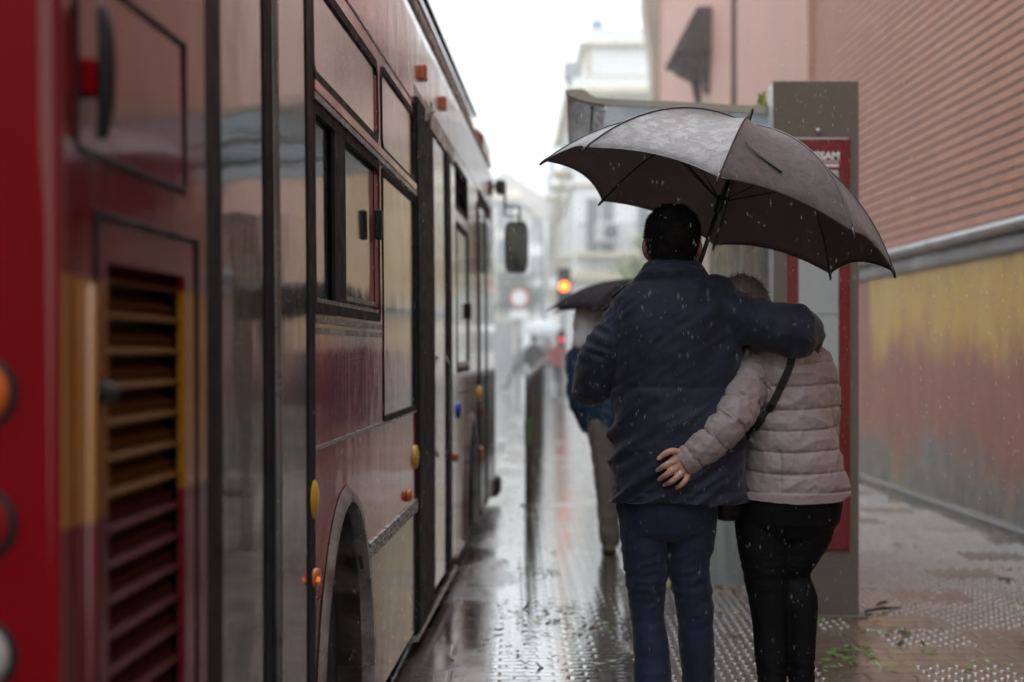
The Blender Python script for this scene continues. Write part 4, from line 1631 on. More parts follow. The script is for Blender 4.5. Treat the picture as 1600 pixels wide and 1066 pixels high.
m_skin = M('skin', (.46, .27, .205), (.40, .215, .16), rough=.45, scale=22, bmp=.12, bscale=160, bdist=.002)
m_skin2 = M('neck_skin', (.33, .16, .11), (.27, .125, .085), rough=.5, scale=22)
m_navy = fabric('navy_jacket', (.0135, .0155, .034), (.010, .0118, .026), .72, .15, 6, 500, spec=.22)
m_denim = fabric('dark_denim', (.012, .0195, .050), (.009, .0145, .037), .75, .1, 9, 600)
m_mauve = fabric('mauve_quilting', (.275, .222, .224), (.24, .192, .195), .5, .2, 4, 700, bmp=.15)
m_legging = fabric('black_leggings', (.006, .006, .0075), (.005, .005, .006), .8, .0, 8, 600, spec=.12)
m_hair = M('black_hair', (.010, .009, .009), (.018, .016, .015), rough=.8, scale=30, spec=.1)
m_hair2 = M('ash_brown_hair', (.18, .145, .12), (.12, .095, .08), rough=.5, scale=40, stretch=(4, 1, 1))
m_leather = M('black_leather', (.009, .009, .010), (.013, .012, .012), rough=.45, rough2=.6, scale=20, bmp=.2, spec=.2)
m_shoe = M('dark_shoe', (.02, .017, .015), (.03, .026, .022), rough=.4, scale=20)
m_gold = M('silver_ring', (.75, .72, .66), (.7, .66, .6), rough=.15, metal=1)


def hring(py, xl, xr, Y, ry, p=2.3, n=44, tilt=0.0):
    a, b = W(xl, py, Y), W(xr, py, Y)
    c = (a + b) / 2
    return sring(c, (1, 0, tilt), (0, 1, 0), abs(b[0] - a[0]) / 2, ry, n, p)


HEAD = [(0, .040, .088, .035), (.04, .050, .094, .015), (.1, .058, .097, -.02), (.2, .066, .097, -.055), (.3, .070, .096, -.078), (.4, .0725, .096, -.09),
        (.5, .075, .097, -.098), (.6, .0765, .099, -.102), (.7, .076, .097, -.102), (.8, .071, .088, -.096), (.88, .061, .072, -.083), (.95, .043, .045, -.058), (.99, .020, .018, -.028)]


def head_rings(c, Rm, H, grow=0.0, n=36, t0=None):
    """c: chin-level centre of the neck axis; Rm: rotation"""
    k = H / .235
    out = []
    T = np.array(HEAD)
    ts = [q[0] for q in HEAD]
    if t0 is not None:
        ts = list(np.linspace(t0, .97, 26)) + [.985, .995]
    for t in ts:
        tt = min(max(t, 0), .99)
        w_, f, b = (np.interp(tt, T[:, 0], T[:, i]) for i in (1, 2, 3))
        if t > .97:
            s = math.sqrt(max(0.0, (1.0 - t) / .03)) * .8 + .1
        g = grow
        w_, f, b = (w_ * k + g), (f * k + g), (b * k - g)
        z = t * H + (g * max(0, (t - .5) * 2) if g else 0)
        out.append([np.array(c) + Rm @ np.array(p) for p in sring((0, (f + b) / 2, z), (1, 0, 0), (0, 1, 0), w_, (f - b) / 2, n, 2.15)])
    return out


def rotm(rx=0, ry=0, rz=0):
    return np.array(Matrix.Rotation(rz, 3, 'Z') @ Matrix.Rotation(ry, 3, 'Y') @ Matrix.Rotation(rx, 3, 'X'))


def add_head(mb, c, Rm, H):
    k = H / .235
    mb.rings(head_rings(c, Rm, H))

    def L(x, y, z):
        return np.array(c) + Rm @ (np.array((x, y, z)) * k)
    for s in (-1, 1):
        mb.limb([L(s * .076, -.006, .078), L(s * .086, -.014, .104), L(s * .085, -.016, .126)], [(.009 * k, .015 * k), (.009 * k, .020 * k), (.008 * k, .014 * k)], 12, up=Rm @ np.array((1., 0, 0)))
        mb.limb([L(s * .018, .088, .128), L(s * .045, .082, .130)], [.011 * k, .009 * k], 8)       # brow
        mb.limb([L(s * .030, .084, .113), L(s * .034, .084, .113)], [.012 * k, .011 * k], 8)       # eyes
    mb.limb([L(0, .094, .118), L(0, .106, .098), L(0, .114, .082)], [.009 * k, .011 * k, .013 * k], 10)
    mb.limb([L(-.022, .090, .052), L(0, .100, .053), L(.022, .090, .052)], [.006 * k, .009 * k, .006 * k], 8)


def hair_mesh(c, Rm, H, grow, line, strands=1500, slen=.016, dirz=-.3, clump=.004, n=64, t0=.1):
    """cap of hair over the skull; line(y) gives the lowest height kept at front-back position y"""
    k = H / .235
    rings = head_rings(c, Rm, H, grow, n, t0)
    mb = MB()
    V, F = loft(rings, cap=True)
    V = np.array(V)
    Ri = Rm.T
    loc = (V - np.array(c)) @ Ri.T / k
    cen = np.array(c) + Rm @ np.array((0, 0, .13 * k))
    for i, p in enumerate(V):
        nrm = (p - cen) / np.linalg.norm(p - cen)
        V[i] = p + nrm * clump * (mnoise.noise(Vector(loc[i] * 38)) + .6 * mnoise.noise(Vector(loc[i] * 90)))
    keep = []
    for f in F:
        q = loc[list(f)].mean(0)
        if q[2] > line(q[1], abs(q[0])):
            keep.append(f)
    mb.add(V, keep)
    mb2 = mb
    if strands:
        quads = [f for f in keep if len(f) == 4]
        for _ in range(strands):
            f = quads[rng.integers(len(quads))]
            u, v = rng.random(2)
            p = (V[f[0]] * (1 - u) + V[f[1]] * u) * (1 - v) + (V[f[3]] * (1 - u) + V[f[2]] * u) * v
            nr = (p - cen) / np.linalg.norm(p - cen)
            d = nr * .5 + np.array((0, -.2, dirz)) + rng.normal(0, .3, 3)
            d -= nr * min(0, np.dot(d, nr) - .12)
            d /= np.linalg.norm(d)
            L = slen * rng.uniform(.6, 1.2)
            s = np.cross(d, rng.normal(0, 1, 3))
            s /= np.linalg.norm(s)
            w_ = .0011
            mb2.add([p - nr * .002 - s * w_, p - nr * .002 + s * w_, p + d * L], [(0, 1, 2)])
    return mb2


def add_hand(mb, wrist, d, nrm, thumb, curl=.5, size=.18, spread=.12):
    """palm and five jointed fingers; d points from wrist to fingertips, nrm out of the back of the hand, thumb towards the thumb side"""
    wrist, d, nrm = (np.array(x, float) for x in (wrist, d, nrm))
    d /= np.linalg.norm(d)
    nrm -= d * np.dot(nrm, d)
    nrm /= np.linalg.norm(nrm)
    sd = np.cross(d, nrm)
    if np.dot(sd, np.array(thumb, float)) < 0:
        sd = -sd
    k = size / .18
    mb.limb([wrist, wrist + d * .04 * k, wrist + d * .085 * k], [(.017 * k, .026 * k), (.016 * k, .038 * k), (.014 * k, .041 * k)], 16, up=nrm, p=2.4)
    for i, (off, ln) in enumerate(((.030, .072), (.010, .080), (-.011, .074), (-.031, .058))):
        p = wrist + d * .083 * k + sd * off * k
        dirn = d + sd * off * spread / .03
        dirn /= np.linalg.norm(dirn)
        pts, ang = [p - dirn * .012 * k, p], 0
        for j, fr in enumerate((.45, .3, .25)):
            ang += curl * (.75, 1.1, .8)[j] * (1 + .06 * i)
            v = dirn * math.cos(ang) - nrm * math.sin(ang)
            p = p + v * ln * fr * k
            pts.append(p)
        mb.limb(pts, [.0098 * k, .0098 * k, .0088 * k, .0082 * k, .0066 * k], 10, sub=3)
    p = wrist + d * .028 * k + sd * .030 * k
    t1 = p + (d * .7 + sd * .75 - nrm * .25) * .036 * k
    t2 = t1 + (d * .85 + sd * .25 - nrm * (.3 + .4 * curl)) * .030 * k
    t3 = t2 + (d * .9 - sd * .05 - nrm * (.4 + .5 * curl)) * .024 * k
    mb.limb([p - sd * .012 * k, p, t1, t2, t3], [.013 * k, .0135 * k, .0115 * k, .0100 * k, .0075 * k], 10, sub=3)


def folds(V, N, fn):
    out = V.copy()
    for i in range(len(V)):
        out[i] = V[i] + N[i] * fn(V[i])
    return out


def nz(p, s, off=0.0):
    return mnoise.noise(Vector((p[0] * s[0] + off, p[1] * s[1] + off * 1.7, p[2] * s[2] - off)))


def ridge(v):
    return 1 - abs(v) * 2


def person_root(label, mb, voxel, mat, loc, group=None, smooth_it=3):
    V, N, F = union(mb, voxel, smooth_it)
    o = from_arrays(V, F).build('person', mat, smooth=True, fix=False)
    tag(o, label, 'person', group)
    return recentre(o, loc)


def shoe(parent, heel, yaw, mat, L=.29, name='shoe'):
    R3 = rotm(0, 0, yaw)

    def q(x, y, z):
        return np.array(heel) + R3 @ np.array((x, y, z))
    mb = MB()
    mb.rings([[q(*p) for p in sring((0, y, z), (1, 0, 0), (0, 0, 1), rx_, rz_, 20, 2.6)] for y, z, rx_, rz_ in
              ((-.005, .045, .012, .02), (.0, .045, .028, .036), (.03, .052, .036, .044), (.08, .052, .037, .046), (.13, .046, .040, .038), (.19, .038, .046, .030), (.24, .033, .042, .024), (.27, .03, .028, .018), (.282, .028, .012, .01))])
    mb.limb([q(0, .045, .06), q(0, .04, .115)], [(.042, .038), (.045, .04)], 16)
    s = mb.build(name, mat, parent, smooth=True)
    mb = MB()
    mb.rings([[q(*p) for p in sring((0, y, .010), (1, 0, 0), (0, 0, 1), rx_, .0095, 20, 4)] for y, rx_ in ((-.012, .015), (-.004, .032), (.03, .040), (.1, .039), (.19, .049), (.25, .043), (.285, .02))])
    mb.build('sole', m_leather, s, smooth=True)
    return s


# ---- the man in the navy jacket
YM = 4.90
mz = lambda py: CAM_Z - (py - HY) / F_PX * YM


def wm(px, py, dy=0.0):
    p = W(px, py, YM)          # keep the outline, push along the view only a little
    return np.array((p[0] * (1 + dy / YM), YM + dy, CAM_Z + (p[2] - CAM_Z) * (1 + dy / YM)))


HX = wm(1048, 400)[0]
man_loc = (HX, YM, 0)
chin = np.array((HX + .001, YM + .005, mz(320) - .012 - .232))
Rm = rotm(-.06, .03, -.05)
legL = [(1004, 800, 0, .082, .085), (1006, 850, .0, .073, .08), (1009, 900, .01, .064, .07), (1011, 950, .015, .055, .062), (1016, 1000, .0, .053, .058), (1021, 1066, -.02, .056, .056), (1027, 1150, -.03, .055, .056)]
legR = [(1083, 800, 0, .080, .085), (1079, 850, .0, .071, .08), (1076, 885, .0, .061, .07), (1081, 920, .01, .058, .064), (1086, 960, .02, .056, .06), (1088, 1000, .03, .054, .058), (1091, 1066, .05, .050, .055), (1095, 1150, .07, .052, .055)]


def leg_paths(mb, legs, shrink, wfun, up=(1., 0, 0)):
    for L in legs:
        mb.limb([wfun(px, py, dy) for px, py, dy, a, b in L], [(a - shrink, b - shrink) for px, py, dy, a, b in L], 28, up=np.array(up), p=2.15)


hem = 780
TORSO_M = [(800, 956, 1168, .148), (781, 955, 1168, .147), (740, 956, 1165, .147), (700, 957, 1163, .145), (650, 956, 1160, .142), (605, 955, 1157, .135), (560, 951, 1160, .140), (520, 947, 1162, .140), (490, 945, 1158, .130), (465, 952, 1144, .112), (448, 972, 1120, .095), (438, 992, 1104, .078)]
mb = MB()
mb.rings([hring(py, xl + 10, xr - 10, YM, ry - .015) for py, xl, xr, ry in [(830, 985, 1096, .095), (790, 978, 1106, .105)] + TORSO_M[3:]])
leg_paths(mb, (legL, legR), .012, wm)
for lx, dy in ((1027, -.03), (1095, .07)):
    b_ = wm(lx, 1150, dy)
    mb.limb([b_, (b_[0], b_[1], .1), (b_[0], b_[1] + .01, .06)], [.04, .038, .036], 14)
    mb.limb([(b_[0], b_[1] - .02, .045), (b_[0], b_[1] + .10, .04), (b_[0], b_[1] + .19, .03)], [(.03, .032), (.034, .028), (.03, .016)], 14)
mb.limb([wm(1048, 448), wm(1048, 415, .0), wm(1048, 385, .01)], [.060, .058, .056], 20)
add_head(mb, chin, Rm, .235)
sLs = [wm(976, 503), wm(946, 548, -.01), wm(928, 598, .02)]
sLf = [wm(926, 600, .03), (wm(955, 595)[0], YM + .12, mz(590)), (.445, YM + .195, 1.205)]
sR = [wm(1118, 482), wm(1160, 500, -.05), wm(1203, 510, -.095), wm(1240, 518, -.085)]
sRf = [wm(1240, 518, -.08), wm(1249, 524, -.02), (wm(1250, 535)[0], YM + .10, mz(560)), (wm(1240, 560)[0], YM + .19, mz(590))]
mb.limb(sLs, [.062, .055, .047], 18)
mb.limb(sLf, [.047, .042, .032], 18)
mb.limb(sR, [.064, .062, .058, .055], 18)
mb.limb(sRf, [.055, .052, .042, .032], 18)
Nu = np.array((.32610, .05376, .94380))
grip = np.array((.66617, 5.1006, 1.73133)) - Nu * .56
add_hand(mb, sLf[-1] + np.array((.012, .018, 0)), (.9, .25, .15), (-.25, .9, .1), (0, 0, 1), 1.15, .19)
add_hand(mb, sRf[-1], (-.35, .45, -.8), (.9, .3, -.3), (-.2, .9, 0), .5, .19)
man = person_root('man seen from behind in a long navy jacket and dark jeans, arm round the woman', mb, .0065, m_skin2, man_loc)

# jacket
mb = MB()
mb.rings([hring(py, xl, xr, YM, ry) for py, xl, xr, ry in TORSO_M] + [hring(428, 1000, 1096, YM, .070)])
mb.rings([hring(450, 990, 1106, YM - .01, .082, 2.1), hring(432, 1000, 1096, YM - .008, .077, 2.1), hring(416, 1005, 1092, YM - .004, .071, 2.1), hring(409, 1010, 1087, YM, .066, 2.1)])
# turned-down collar leaves
mb.limb([wm(998, 441, -.045), wm(1018, 430, -.072), wm(1048, 426, -.082), wm(1078, 429, -.072), wm(1097, 439, -.045)], [(.008, .018), (.009, .020), (.009, .020), (.009, .020), (.008, .018)], 12, up=np.array((0, 1., 0)))
mb.limb([wm(1000, 478)] + sLs, [.05, .073, .074, .064], 24)
mb.limb(sLf, [.063, .057, .048], 24)
mb.limb([wm(1080, 466), wm(1118, 482, -.01)] + sR[1:], [.076, .079, .077, .073, .069], 24)
mb.limb(sRf, [.069, .064, .056, .046], 24)
for lx_, k_ in ((1150, -1),):      # shoulder seam rounding
    mb.limb([wm(lx_ + 30 * k_, 462), wm(lx_ + 6 * k_, 486)], [.062, .07], 18)
V, N, F = union(mb, .006, 7)
armA, armB = np.array(sR[0]), np.array(sR[-1])
hand_pt = wm(1085, 715)


def jacket_fold(p):
    d = 0.0
    x, z = p[0], p[2]
    # which part of the garment
    ax = np.array(armB) - np.array(armA)
    t = np.clip(np.dot(p - armA, ax) / np.dot(ax, ax), 0, 1.3)
    onarm = x > wm(1165, 500)[0]
    if onarm:
        u = t
        d += .010 * np.clip((t - .7) * 3, 0, 1) * (ridge(nz((x * .4 + z, p[1], x), (14, 6, 4), 21)) - .3)
        d += .009 * ridge(nz((x * .8 - z * .5, p[1], z + x * .3), (14, 8, 5), 3)) + .006 * nz(p, (30, 20, 14), 8)
        d += .006 * ridge(nz((x * .6 + z * .8, p[1], z), (22, 8, 4), 1)) * np.clip((t - .5) * 2, 0, 1)
        return d
    # drag lines running down-left from the right armpit and from her hand
    c, s = math.cos(.62), math.sin(.62)
    a = x * c + z * s            # along the pull
    b = -x * s + z * c
    low = np.clip((mz(600) - z) / .12, 0, 1)
    d += (.0125 * low + .0045) * (ridge(nz((a, b, p[1]), (2.6, 15, 4), 5)) - .4)
    d += (.0065 * low + .003) * ridge(nz((a, b, p[1]), (5, 30, 6), 9))
    c, s = math.cos(1.05), math.sin(1.05)
    a = x * c + z * s
    b = -x * s + z * c
    up_ = np.clip((z - mz(620)) / .1, 0, 1)
    right = np.clip((x - wm(1040, 500)[0]) / .1, 0, 1)
    d += .011 * up_ * right * (ridge(nz((a, b, p[1]), (2.4, 13, 3), 2)) - .4)
    d += .009 * up_ * (1 - right) * (ridge(nz((x, z, p[1]), (10, 3.2, 3), 4)) - .5)
    d += .010 * (nz(p, (5, 5, 5), 12)) + .002 * nz(p, (40, 40, 40), 6)
    if p[1] < YM + .03:
        zc = mz(602) + .006 * math.sin(x * 9)
        d -= .003 * math.exp(-((z - zc) / .006) ** 2) * (1 if x > wm(958, 600)[0] else 0)
        d += .002 * math.exp(-((z - zc + .02) / .014) ** 2) * ridge(nz(p, (34, 4, 2), 7))
        d -= .004 * math.exp(-((z - mz(764)) / .004) ** 2)
        d -= .004 * math.exp(-((x - wm(1048, 600)[0]) / .003) ** 2) * low          # back vent
    # sleeve wrinkles at the left elbow
    if x < wm(950, 560)[0]:
        d += .007 * (ridge(nz((z + x * .4, p[1], x), (24, 6, 3), 11)) - .4)
    return d


V = folds(V, N, jacket_fold)
hz_ = np.array([mz(781) + .004 * math.sin(p[0] * 17) for p in V])
V[:, 2] = np.maximum(V[:, 2], np.where(V[:, 2] < mz(770), hz_, -9))
jk = from_arrays(V, F).build('jacket', m_navy, man, smooth=True, fix=False)
# epaulettes on the shoulders
for (a_, b_, c_) in (((992, 446), (976, 455), (958, 468)),):
    mb = MB()
    mb.limb([wm(a_[0], a_[1] - 4, -.03), wm(b_[0], b_[1] - 5, -.02), wm(c_[0], c_[1] - 4, -.015)], [(.006, .020)] * 3, 10, up=np.array((0, 0, 1.)))
    mb.build('epaulette', m_navy, jk, smooth=True)

# jeans
mb = MB()
mb.rings([hring(py, xl, xr, YM, ry) for py, xl, xr, ry in ((842, 1012, 1076, .07), (830, 970, 1117, .105), (800, 962, 1123, .125), (775, 960, 1124, .13), (745, 962, 1120, .125))])
leg_paths(mb, (legL, legR), 0, wm)
V, N, F = union(mb, .006, 5)


def jean_fold(p):
    z = p[2]
    knee = math.exp(-((z - mz(905)) / .09) ** 2)
    low = math.exp(-((z - mz(1060)) / .12) ** 2)
    d = .0045 * (knee + .7 * low + .15) * (ridge(nz((p[0], p[1], z), (4, 4, 26), 2)) - .4)
    d += .004 * (knee + .3) * ridge(nz((p[0] + z * .9, p[1], z * .8 - p[0] * .5), (9, 8, 34), 6))
    d += .005 * nz(p, (9, 9, 7), 3) + .003 * (ridge(nz((p[0] * 1.4, p[1], z), (18, 9, 3), 9)) - .5)
    return d


V = folds(V, N, jean_fold)
from_arrays(V, F).build('jeans', m_denim, man, smooth=True, fix=False)
for lx, dy, yw in ((1027, -.03, .08), (1095, .07, -.1)):
    b_ = wm(lx, 1150, dy)
    shoe(man, (b_[0], b_[1] - .055, 0.0), yw, m_shoe)
# hair: short black crop tapering to the nape


def line_m(y, ax):
    if y < -.055:
        return .040 + .012 * (ax / .07)
    if y < .035:
        return float(np.interp(y, [-.055, -.03, -.012, .02, .035], [.052, .095, .138, .135, .10]))
    return float(np.interp(y, [.035, .05, .075, .1], [.10, .15, .175, .19]))


hair_mesh(chin, Rm, .235, .0075, line_m, 9000, .013, -.55, .003).build('hair', m_hair, man, smooth=True, fix=False)

# ---- the woman in the mauve quilted jacket
YW = 4.93
def ww(px, py, dy=0.0):
    p = W(px, py, YW)
    return np.array((p[0] * (1 + dy / YW), YW + dy, CAM_Z + (p[2] - CAM_Z) * (1 + dy / YW)))


wzz = lambda py: CAM_Z - (py - HY) / F_PX * YW
wom_loc = (ww(1228, 600)[0], YW, 0)
TORSO_W = [(796, 1146, 1326, .150), (782, 1145, 1326, .152), (770, 1148, 1327, .153), (750, 1157, 1323, .15), (720, 1163, 1315, .145), (690, 1166, 1307, .138), (650, 1170, 1298, .128), (610, 1172, 1292, .125), (575, 1170, 1286, .122), (548, 1168, 1278, .115), (525, 1176, 1264, .098), (508, 1188, 1246, .075)]
wlegL = [(1192, 790, .0, .094, .10), (1193, 840, .0, .086, .095), (1197, 890, .0, .073, .083), (1202, 940, .0, .063, .07), (1204, 985, .0, .055, .064), (1205, 1030, -.01, .048, .060), (1206, 1066, -.02, .043, .055), (1208, 1150, -.04, .037, .042)]
wlegR = [(1262, 790, .0, .096, .10), (1256, 830, .0, .090, .095), (1243, 870, .01, .066, .08), (1240, 900, .02, .050, .064), (1248, 935, .0, .058, .062), (1252, 970, .0, .050, .06), (1252, 1020, .0, .042, .054), (1252, 1066, .0, .040, .048), (1252, 1150, .0, .036, .042)]
arm_px = [(1186, 562, -.01), (1168, 606, -.09), (1148, 648, -.145), (1122, 678, -.16), (1097, 700, -.163), (1074, 716, -.156)]
armP = [ww(*q) for q in arm_px]
armR_ = [.058, .060, .062, .058, .055, .054]
hc = ww(1181, 546, .06)
Rw = rotm(-.25, -.35, .1)
mb = MB()
mb.rings([hring(py, xl + 12, xr - 12, YW, ry - .02) for py, xl, xr, ry in [(830, 1175, 1290, .11), (800, 1170, 1300, .12)] + TORSO_W[3:]])
leg_paths(mb, (wlegL, wlegR), .006, ww)
for lx, dy in ((1208, -.04), (1252, .0)):
    b_ = ww(lx, 1150, dy)
    mb.limb([b_, (b_[0], b_[1], .09), (b_[0], b_[1] + .01, .06)], [.032, .032, .032], 14)
    mb.limb([(b_[0], b_[1] - .015, .04), (b_[0], b_[1] + .09, .036), (b_[0], b_[1] + .17, .028)], [(.026, .028), (.03, .024), (.026, .015)], 14)
mb.limb([ww(1212, 525), hc + Rw @ np.array((0, -.01, .02)), hc + Rw @ np.array((0, -.01, .07))], [.05, .047, .046], 16)
add_head(mb, hc, Rw, .215)
mb.limb(armP, [.040, .042, .042, .036, .031, .027], 18)
rarm = [ww(1272, 570), ww(1284, 620, .03), ww(1284, 665, .05)]
rarmf = [ww(1284, 668, .06), (ww(1262, 660)[0], YW + .19, wzz(650)), (ww(1215, 640)[0], YW + .24, wzz(630))]
mb.limb(rarm, [.042, .04, .038], 16)
mb.limb(rarmf, [.038, .034, .028], 16)
add_hand(mb, rarmf[-1], (-.9, .2, .25), (.1, .9, .1), (0, .1, 1), .9, .165)
# the visible left hand, lying on his back: palm, four curled fingers, thumb uppermost
hd = lambda px, py, dy: ww(px, py, dy)
bk = -.204                                        # depth of the back of the hand
d_arm = (armP[-1] - armP[-2]) / np.linalg.norm(armP[-1] - armP[-2])
mb.limb([armP[-1] - d_arm * .03, hd(1068, 720, bk + .022), hd(1060, 727, bk + .015), hd(1054, 732, bk + .013)], [(.020, .026), (.017, .030), (.0155, .034), (.012, .033)], 20, up=np.array((0, 1., 0)), p=2.5)
fing = {
    'index': [(1060, 718, bk + .014), (1048, 723, bk - .001), (1037, 729, bk + .001), (1029, 734, bk + .020)],
    'middle': [(1061, 728, bk + .012), (1049, 736, bk - .005), (1040, 743, bk - .002), (1032, 748, bk + .018)],
    'ring': [(1066, 737, bk + .012), (1057, 746, bk - .003), (1048, 753, bk + .000), (1040, 757, bk + .019)],
    'little': [(1075, 743, bk + .015), (1070, 752, bk + .002), (1063, 759, bk + .004), (1056, 763, bk + .019)],
    'thumb': [(1064, 708, bk + .018), (1051, 705, bk + .008), (1041, 708, bk + .008), (1030, 716, bk + .014)]}
frad = {'index': (.0100, .0104, .0094, .0076), 'middle': (.0102, .0106, .0096, .0078), 'ring': (.0100, .0102, .0092, .0074), 'little': (.0090, .0090, .0082, .0066), 'thumb': (.0118, .0106, .0096, .0074)}
for k_, pts in fing.items():
    mb.limb([hd(*q) for q in pts], frad[k_], 14, sub=4)
    mb.limb([hd(*pts[1]), hd(*pts[1]) + np.array((0, -.0012, 0))], [frad[k_][1] * 1.04] * 2, 10)     # knuckle
woman = person_root('woman in mauve quilted jacket and black leggings with a hand on the man', mb, .0029, m_skin, wom_loc, smooth_it=1)
# finger ring and nails
rg = np.array(hd(*fing['ring'][0])) * .45 + np.array(hd(*fing['ring'][1])) * .55
ax = np.array(hd(*fing['ring'][1])) - np.array(hd(*fing['ring'][0]))
ax /= np.linalg.norm(ax)
u_ = np.cross(ax, (0, 1, 0.))
u_ /= np.linalg.norm(u_)
v_ = np.cross(ax, u_)
loop_ = [rg + .0112 * (math.cos(t) * u_ + math.sin(t) * v_) for t in np.linspace(0, 2 * np.pi, 25)]
mb = MB()
mb.tube(loop_, [.0019] * 25, 8)
mb.limb([rg + np.array((0, -.0118, 0)), rg + np.array((0, -.0145, 0))], [.0034, .0028], 8)
mb.build('finger_ring', m_gold, woman, smooth=True)
m_nail = M('nail', (.55, .34, .30), (.5, .3, .27), rough=.2)
for k_ in ('thumb', 'index', 'middle', 'ring'):
    a_, b_ = np.array(hd(*fing[k_][2])), np.array(hd(*fing[k_][3]))
    d_ = (b_ - a_) / np.linalg.norm(b_ - a_)
    n_ = np.array((0, -1., .15))
    n_ -= d_ * np.dot(n_, d_)
    n_ /= np.linalg.norm(n_)
    c_ = b_ + n_ * frad[k_][3] * .86
    MB().limb([c_ - d_ * .005, c_ + d_ * .003, c_ + d_ * .006], [(.0014, .0052), (.0014, .0050), (.001, .0036)], 10, up=n_).build('fingernail', m_nail, woman, smooth=True)

# quilted jacket
mb = MB()
mb.rings([hring(py, xl, xr, YW, ry) for py, xl, xr, ry in TORSO_W])
mb.rings([hring(512, 1186, 1248, YW, .075), hring(490, 1190, 1236, YW + .0, .07)])
mb.limb(armP[:-1] + [ww(1050, 734, -.150)], armR_[:-1] + [.054], 26)
mb.limb(rarm, [.062, .06, .056], 22)
mb.limb(rarmf, [.056, .052, .045], 22)
V, N, F = union(mb, .0036, 6)
path = catmull(np.hstack([np.array(armP), np.array(armR_)[:, None]]), 10)
plen = np.concatenate([[0], np.cumsum(np.linalg.norm(np.diff(path[:, :3], axis=0), axis=1))])
SEAMS = [wzz(q) for q in (565, 599, 635, 667, 699, 732, 763)]
hem_z = wzz(779)


def quilt(d, half, A_):
    """pillow profile between two seams, d = distance to the nearest seam"""
    return A_ * (min(1.0, abs(d) / half) ** .42) - A_ * .7


def puffer(p):
    dist = np.linalg.norm(path[:, :3] - p, axis=1)
    j = int(dist.argmin())
    rel = dist[j] / path[j, 3]
    zt = p[2]
    xm = (p[0] - ww(1235, 600)[0])
    if rel < 1.13 and p[0] < ww(1196, 600)[0]:
        # sleeve: seams every 7.6 cm round the arm, a lengthwise seam under it
        s = plen[j] + .35 * (p[0] - path[j, 0]) * .5
        L = plen[-1]
        q = (L - .024 - s)
        if q < 0:
            dd = .001 - .004 * math.exp(-((q + .002) / .0032) ** 2)
        else:
            ph = q % .072
            dd = quilt(min(ph, .072 - ph), .020, .0065) - .004 * math.exp(-(min(ph, .072 - ph) / .0032) ** 2)
            dd += .0055 * math.exp(-min(ph, .072 - ph) / .014) * (nz(p, (45, 45, 45), 3) + .5 * nz(p, (80, 80, 80), 7))
            dd += .004 * (ridge(nz(p, (24, 16, 24), 4)) - .5)
        return dd + .002 * nz(p, (60, 60, 60), 9)
    sag = -.012 * (1 - (xm / .16) ** 2) + .004 * math.sin(p[0] * 21) + .006 * nz(p, (7, 3, 7), 4)
    zz_ = zt - sag * .6
    ds = min(abs(zz_ - s_) for s_ in SEAMS + [hem_z - .0])
    dd = quilt(ds, .024, .0060) - .0040 * math.exp(-(ds / .0032) ** 2)
    dd += .006 * math.exp(-ds / .014) * (nz(p, (34, 30, 10), 3) + .6 * nz(p, (70, 60, 24), 7))
    dd += .0045 * (ridge(nz((p[0], p[1], zt), (12, 10, 22), 5)) - .5)
    # centre-back stitch in the lower half
    if p[1] < YW and zt < wzz(700):
        dx_ = p[0] - ww(1208, 740)[0]
        dd += .003 * math.exp(-abs(dx_) / .02) * nz(p, (10, 10, 60), 2) - .003 * math.exp(-(dx_ / .004) ** 2)
    if zt < SEAMS[-1] - .004:
        dd = .002 + .004 * nz(p, (20, 20, 8), 1)
    return dd + .0015 * nz(p, (70, 70, 70), 9)


V = folds(V, N, puffer)
whz = np.array([wzz(np.interp(p[0], [ww(q, 700)[0] for q in (1143, 1175, 1235, 1300, 1326)], [774, 777, 782, 779, 769])) for p in V])
V[:, 2] = np.maximum(V[:, 2], np.where(V[:, 2] < wzz(760), whz, -9))
cut_o = ww(1066, 721, -.155)
sgn_ = (V - cut_o) @ d_arm
near_ = np.linalg.norm(V - cut_o, axis=1) < .11
V = V - np.where((sgn_ > 0) & near_, sgn_, 0)[:, None] * d_arm
qj = from_arrays(V, F).build('quilted_jacket', m_mauve, woman, smooth=True, fix=False)
bvh_w = BVHTree.FromPolygons([Vector(p) for p in V], F)
# cuff edge
# leggings
mb = MB()
mb.rings([hring(py, xl, xr, YW, ry) for py, xl, xr, ry in ((838, 1175, 1290, .10), (815, 1153, 1311, .125), (785, 1149, 1316, .14), (760, 1158, 1312, .135))])
leg_paths(mb, (wlegL, wlegR), 0, ww)
V, N, F = union(mb, .006, 5)


def leg_fold(p):
    z = p[2]
    k1 = math.exp(-((z - wzz(885)) / .06) ** 2)
    lo_ = math.exp(-((z - wzz(1050)) / .06) ** 2)
    return .004 * (k1 + lo_ + .1) * (ridge(nz((p[0] + z * .3, p[1], z), (8, 6, 40), 2)) - .4) + .003 * nz(p, (9, 9, 9), 3)


V = folds(V, N, leg_fold)
from_arrays(V, F).build('leggings', m_legging, woman, smooth=True, fix=False)
for lx, dy, yw in ((1208, -.04, .05), (1252, .0, -.08)):
    b_ = ww(lx, 1150, dy)
    shoe(woman, (b_[0], b_[1] - .05, 0.0), yw, m_shoe, .25)


def line_w(y, ax):
    return -.06 if y < .03 else float(np.interp(y, [.03, .06, .1], [-.02, .10, .19]))


hair_mesh(hc, Rw, .215, .026, line_w, 5000, .022, -.8, .006, t0=-.12).build('hair', m_hair2, woman, smooth=True, fix=False)

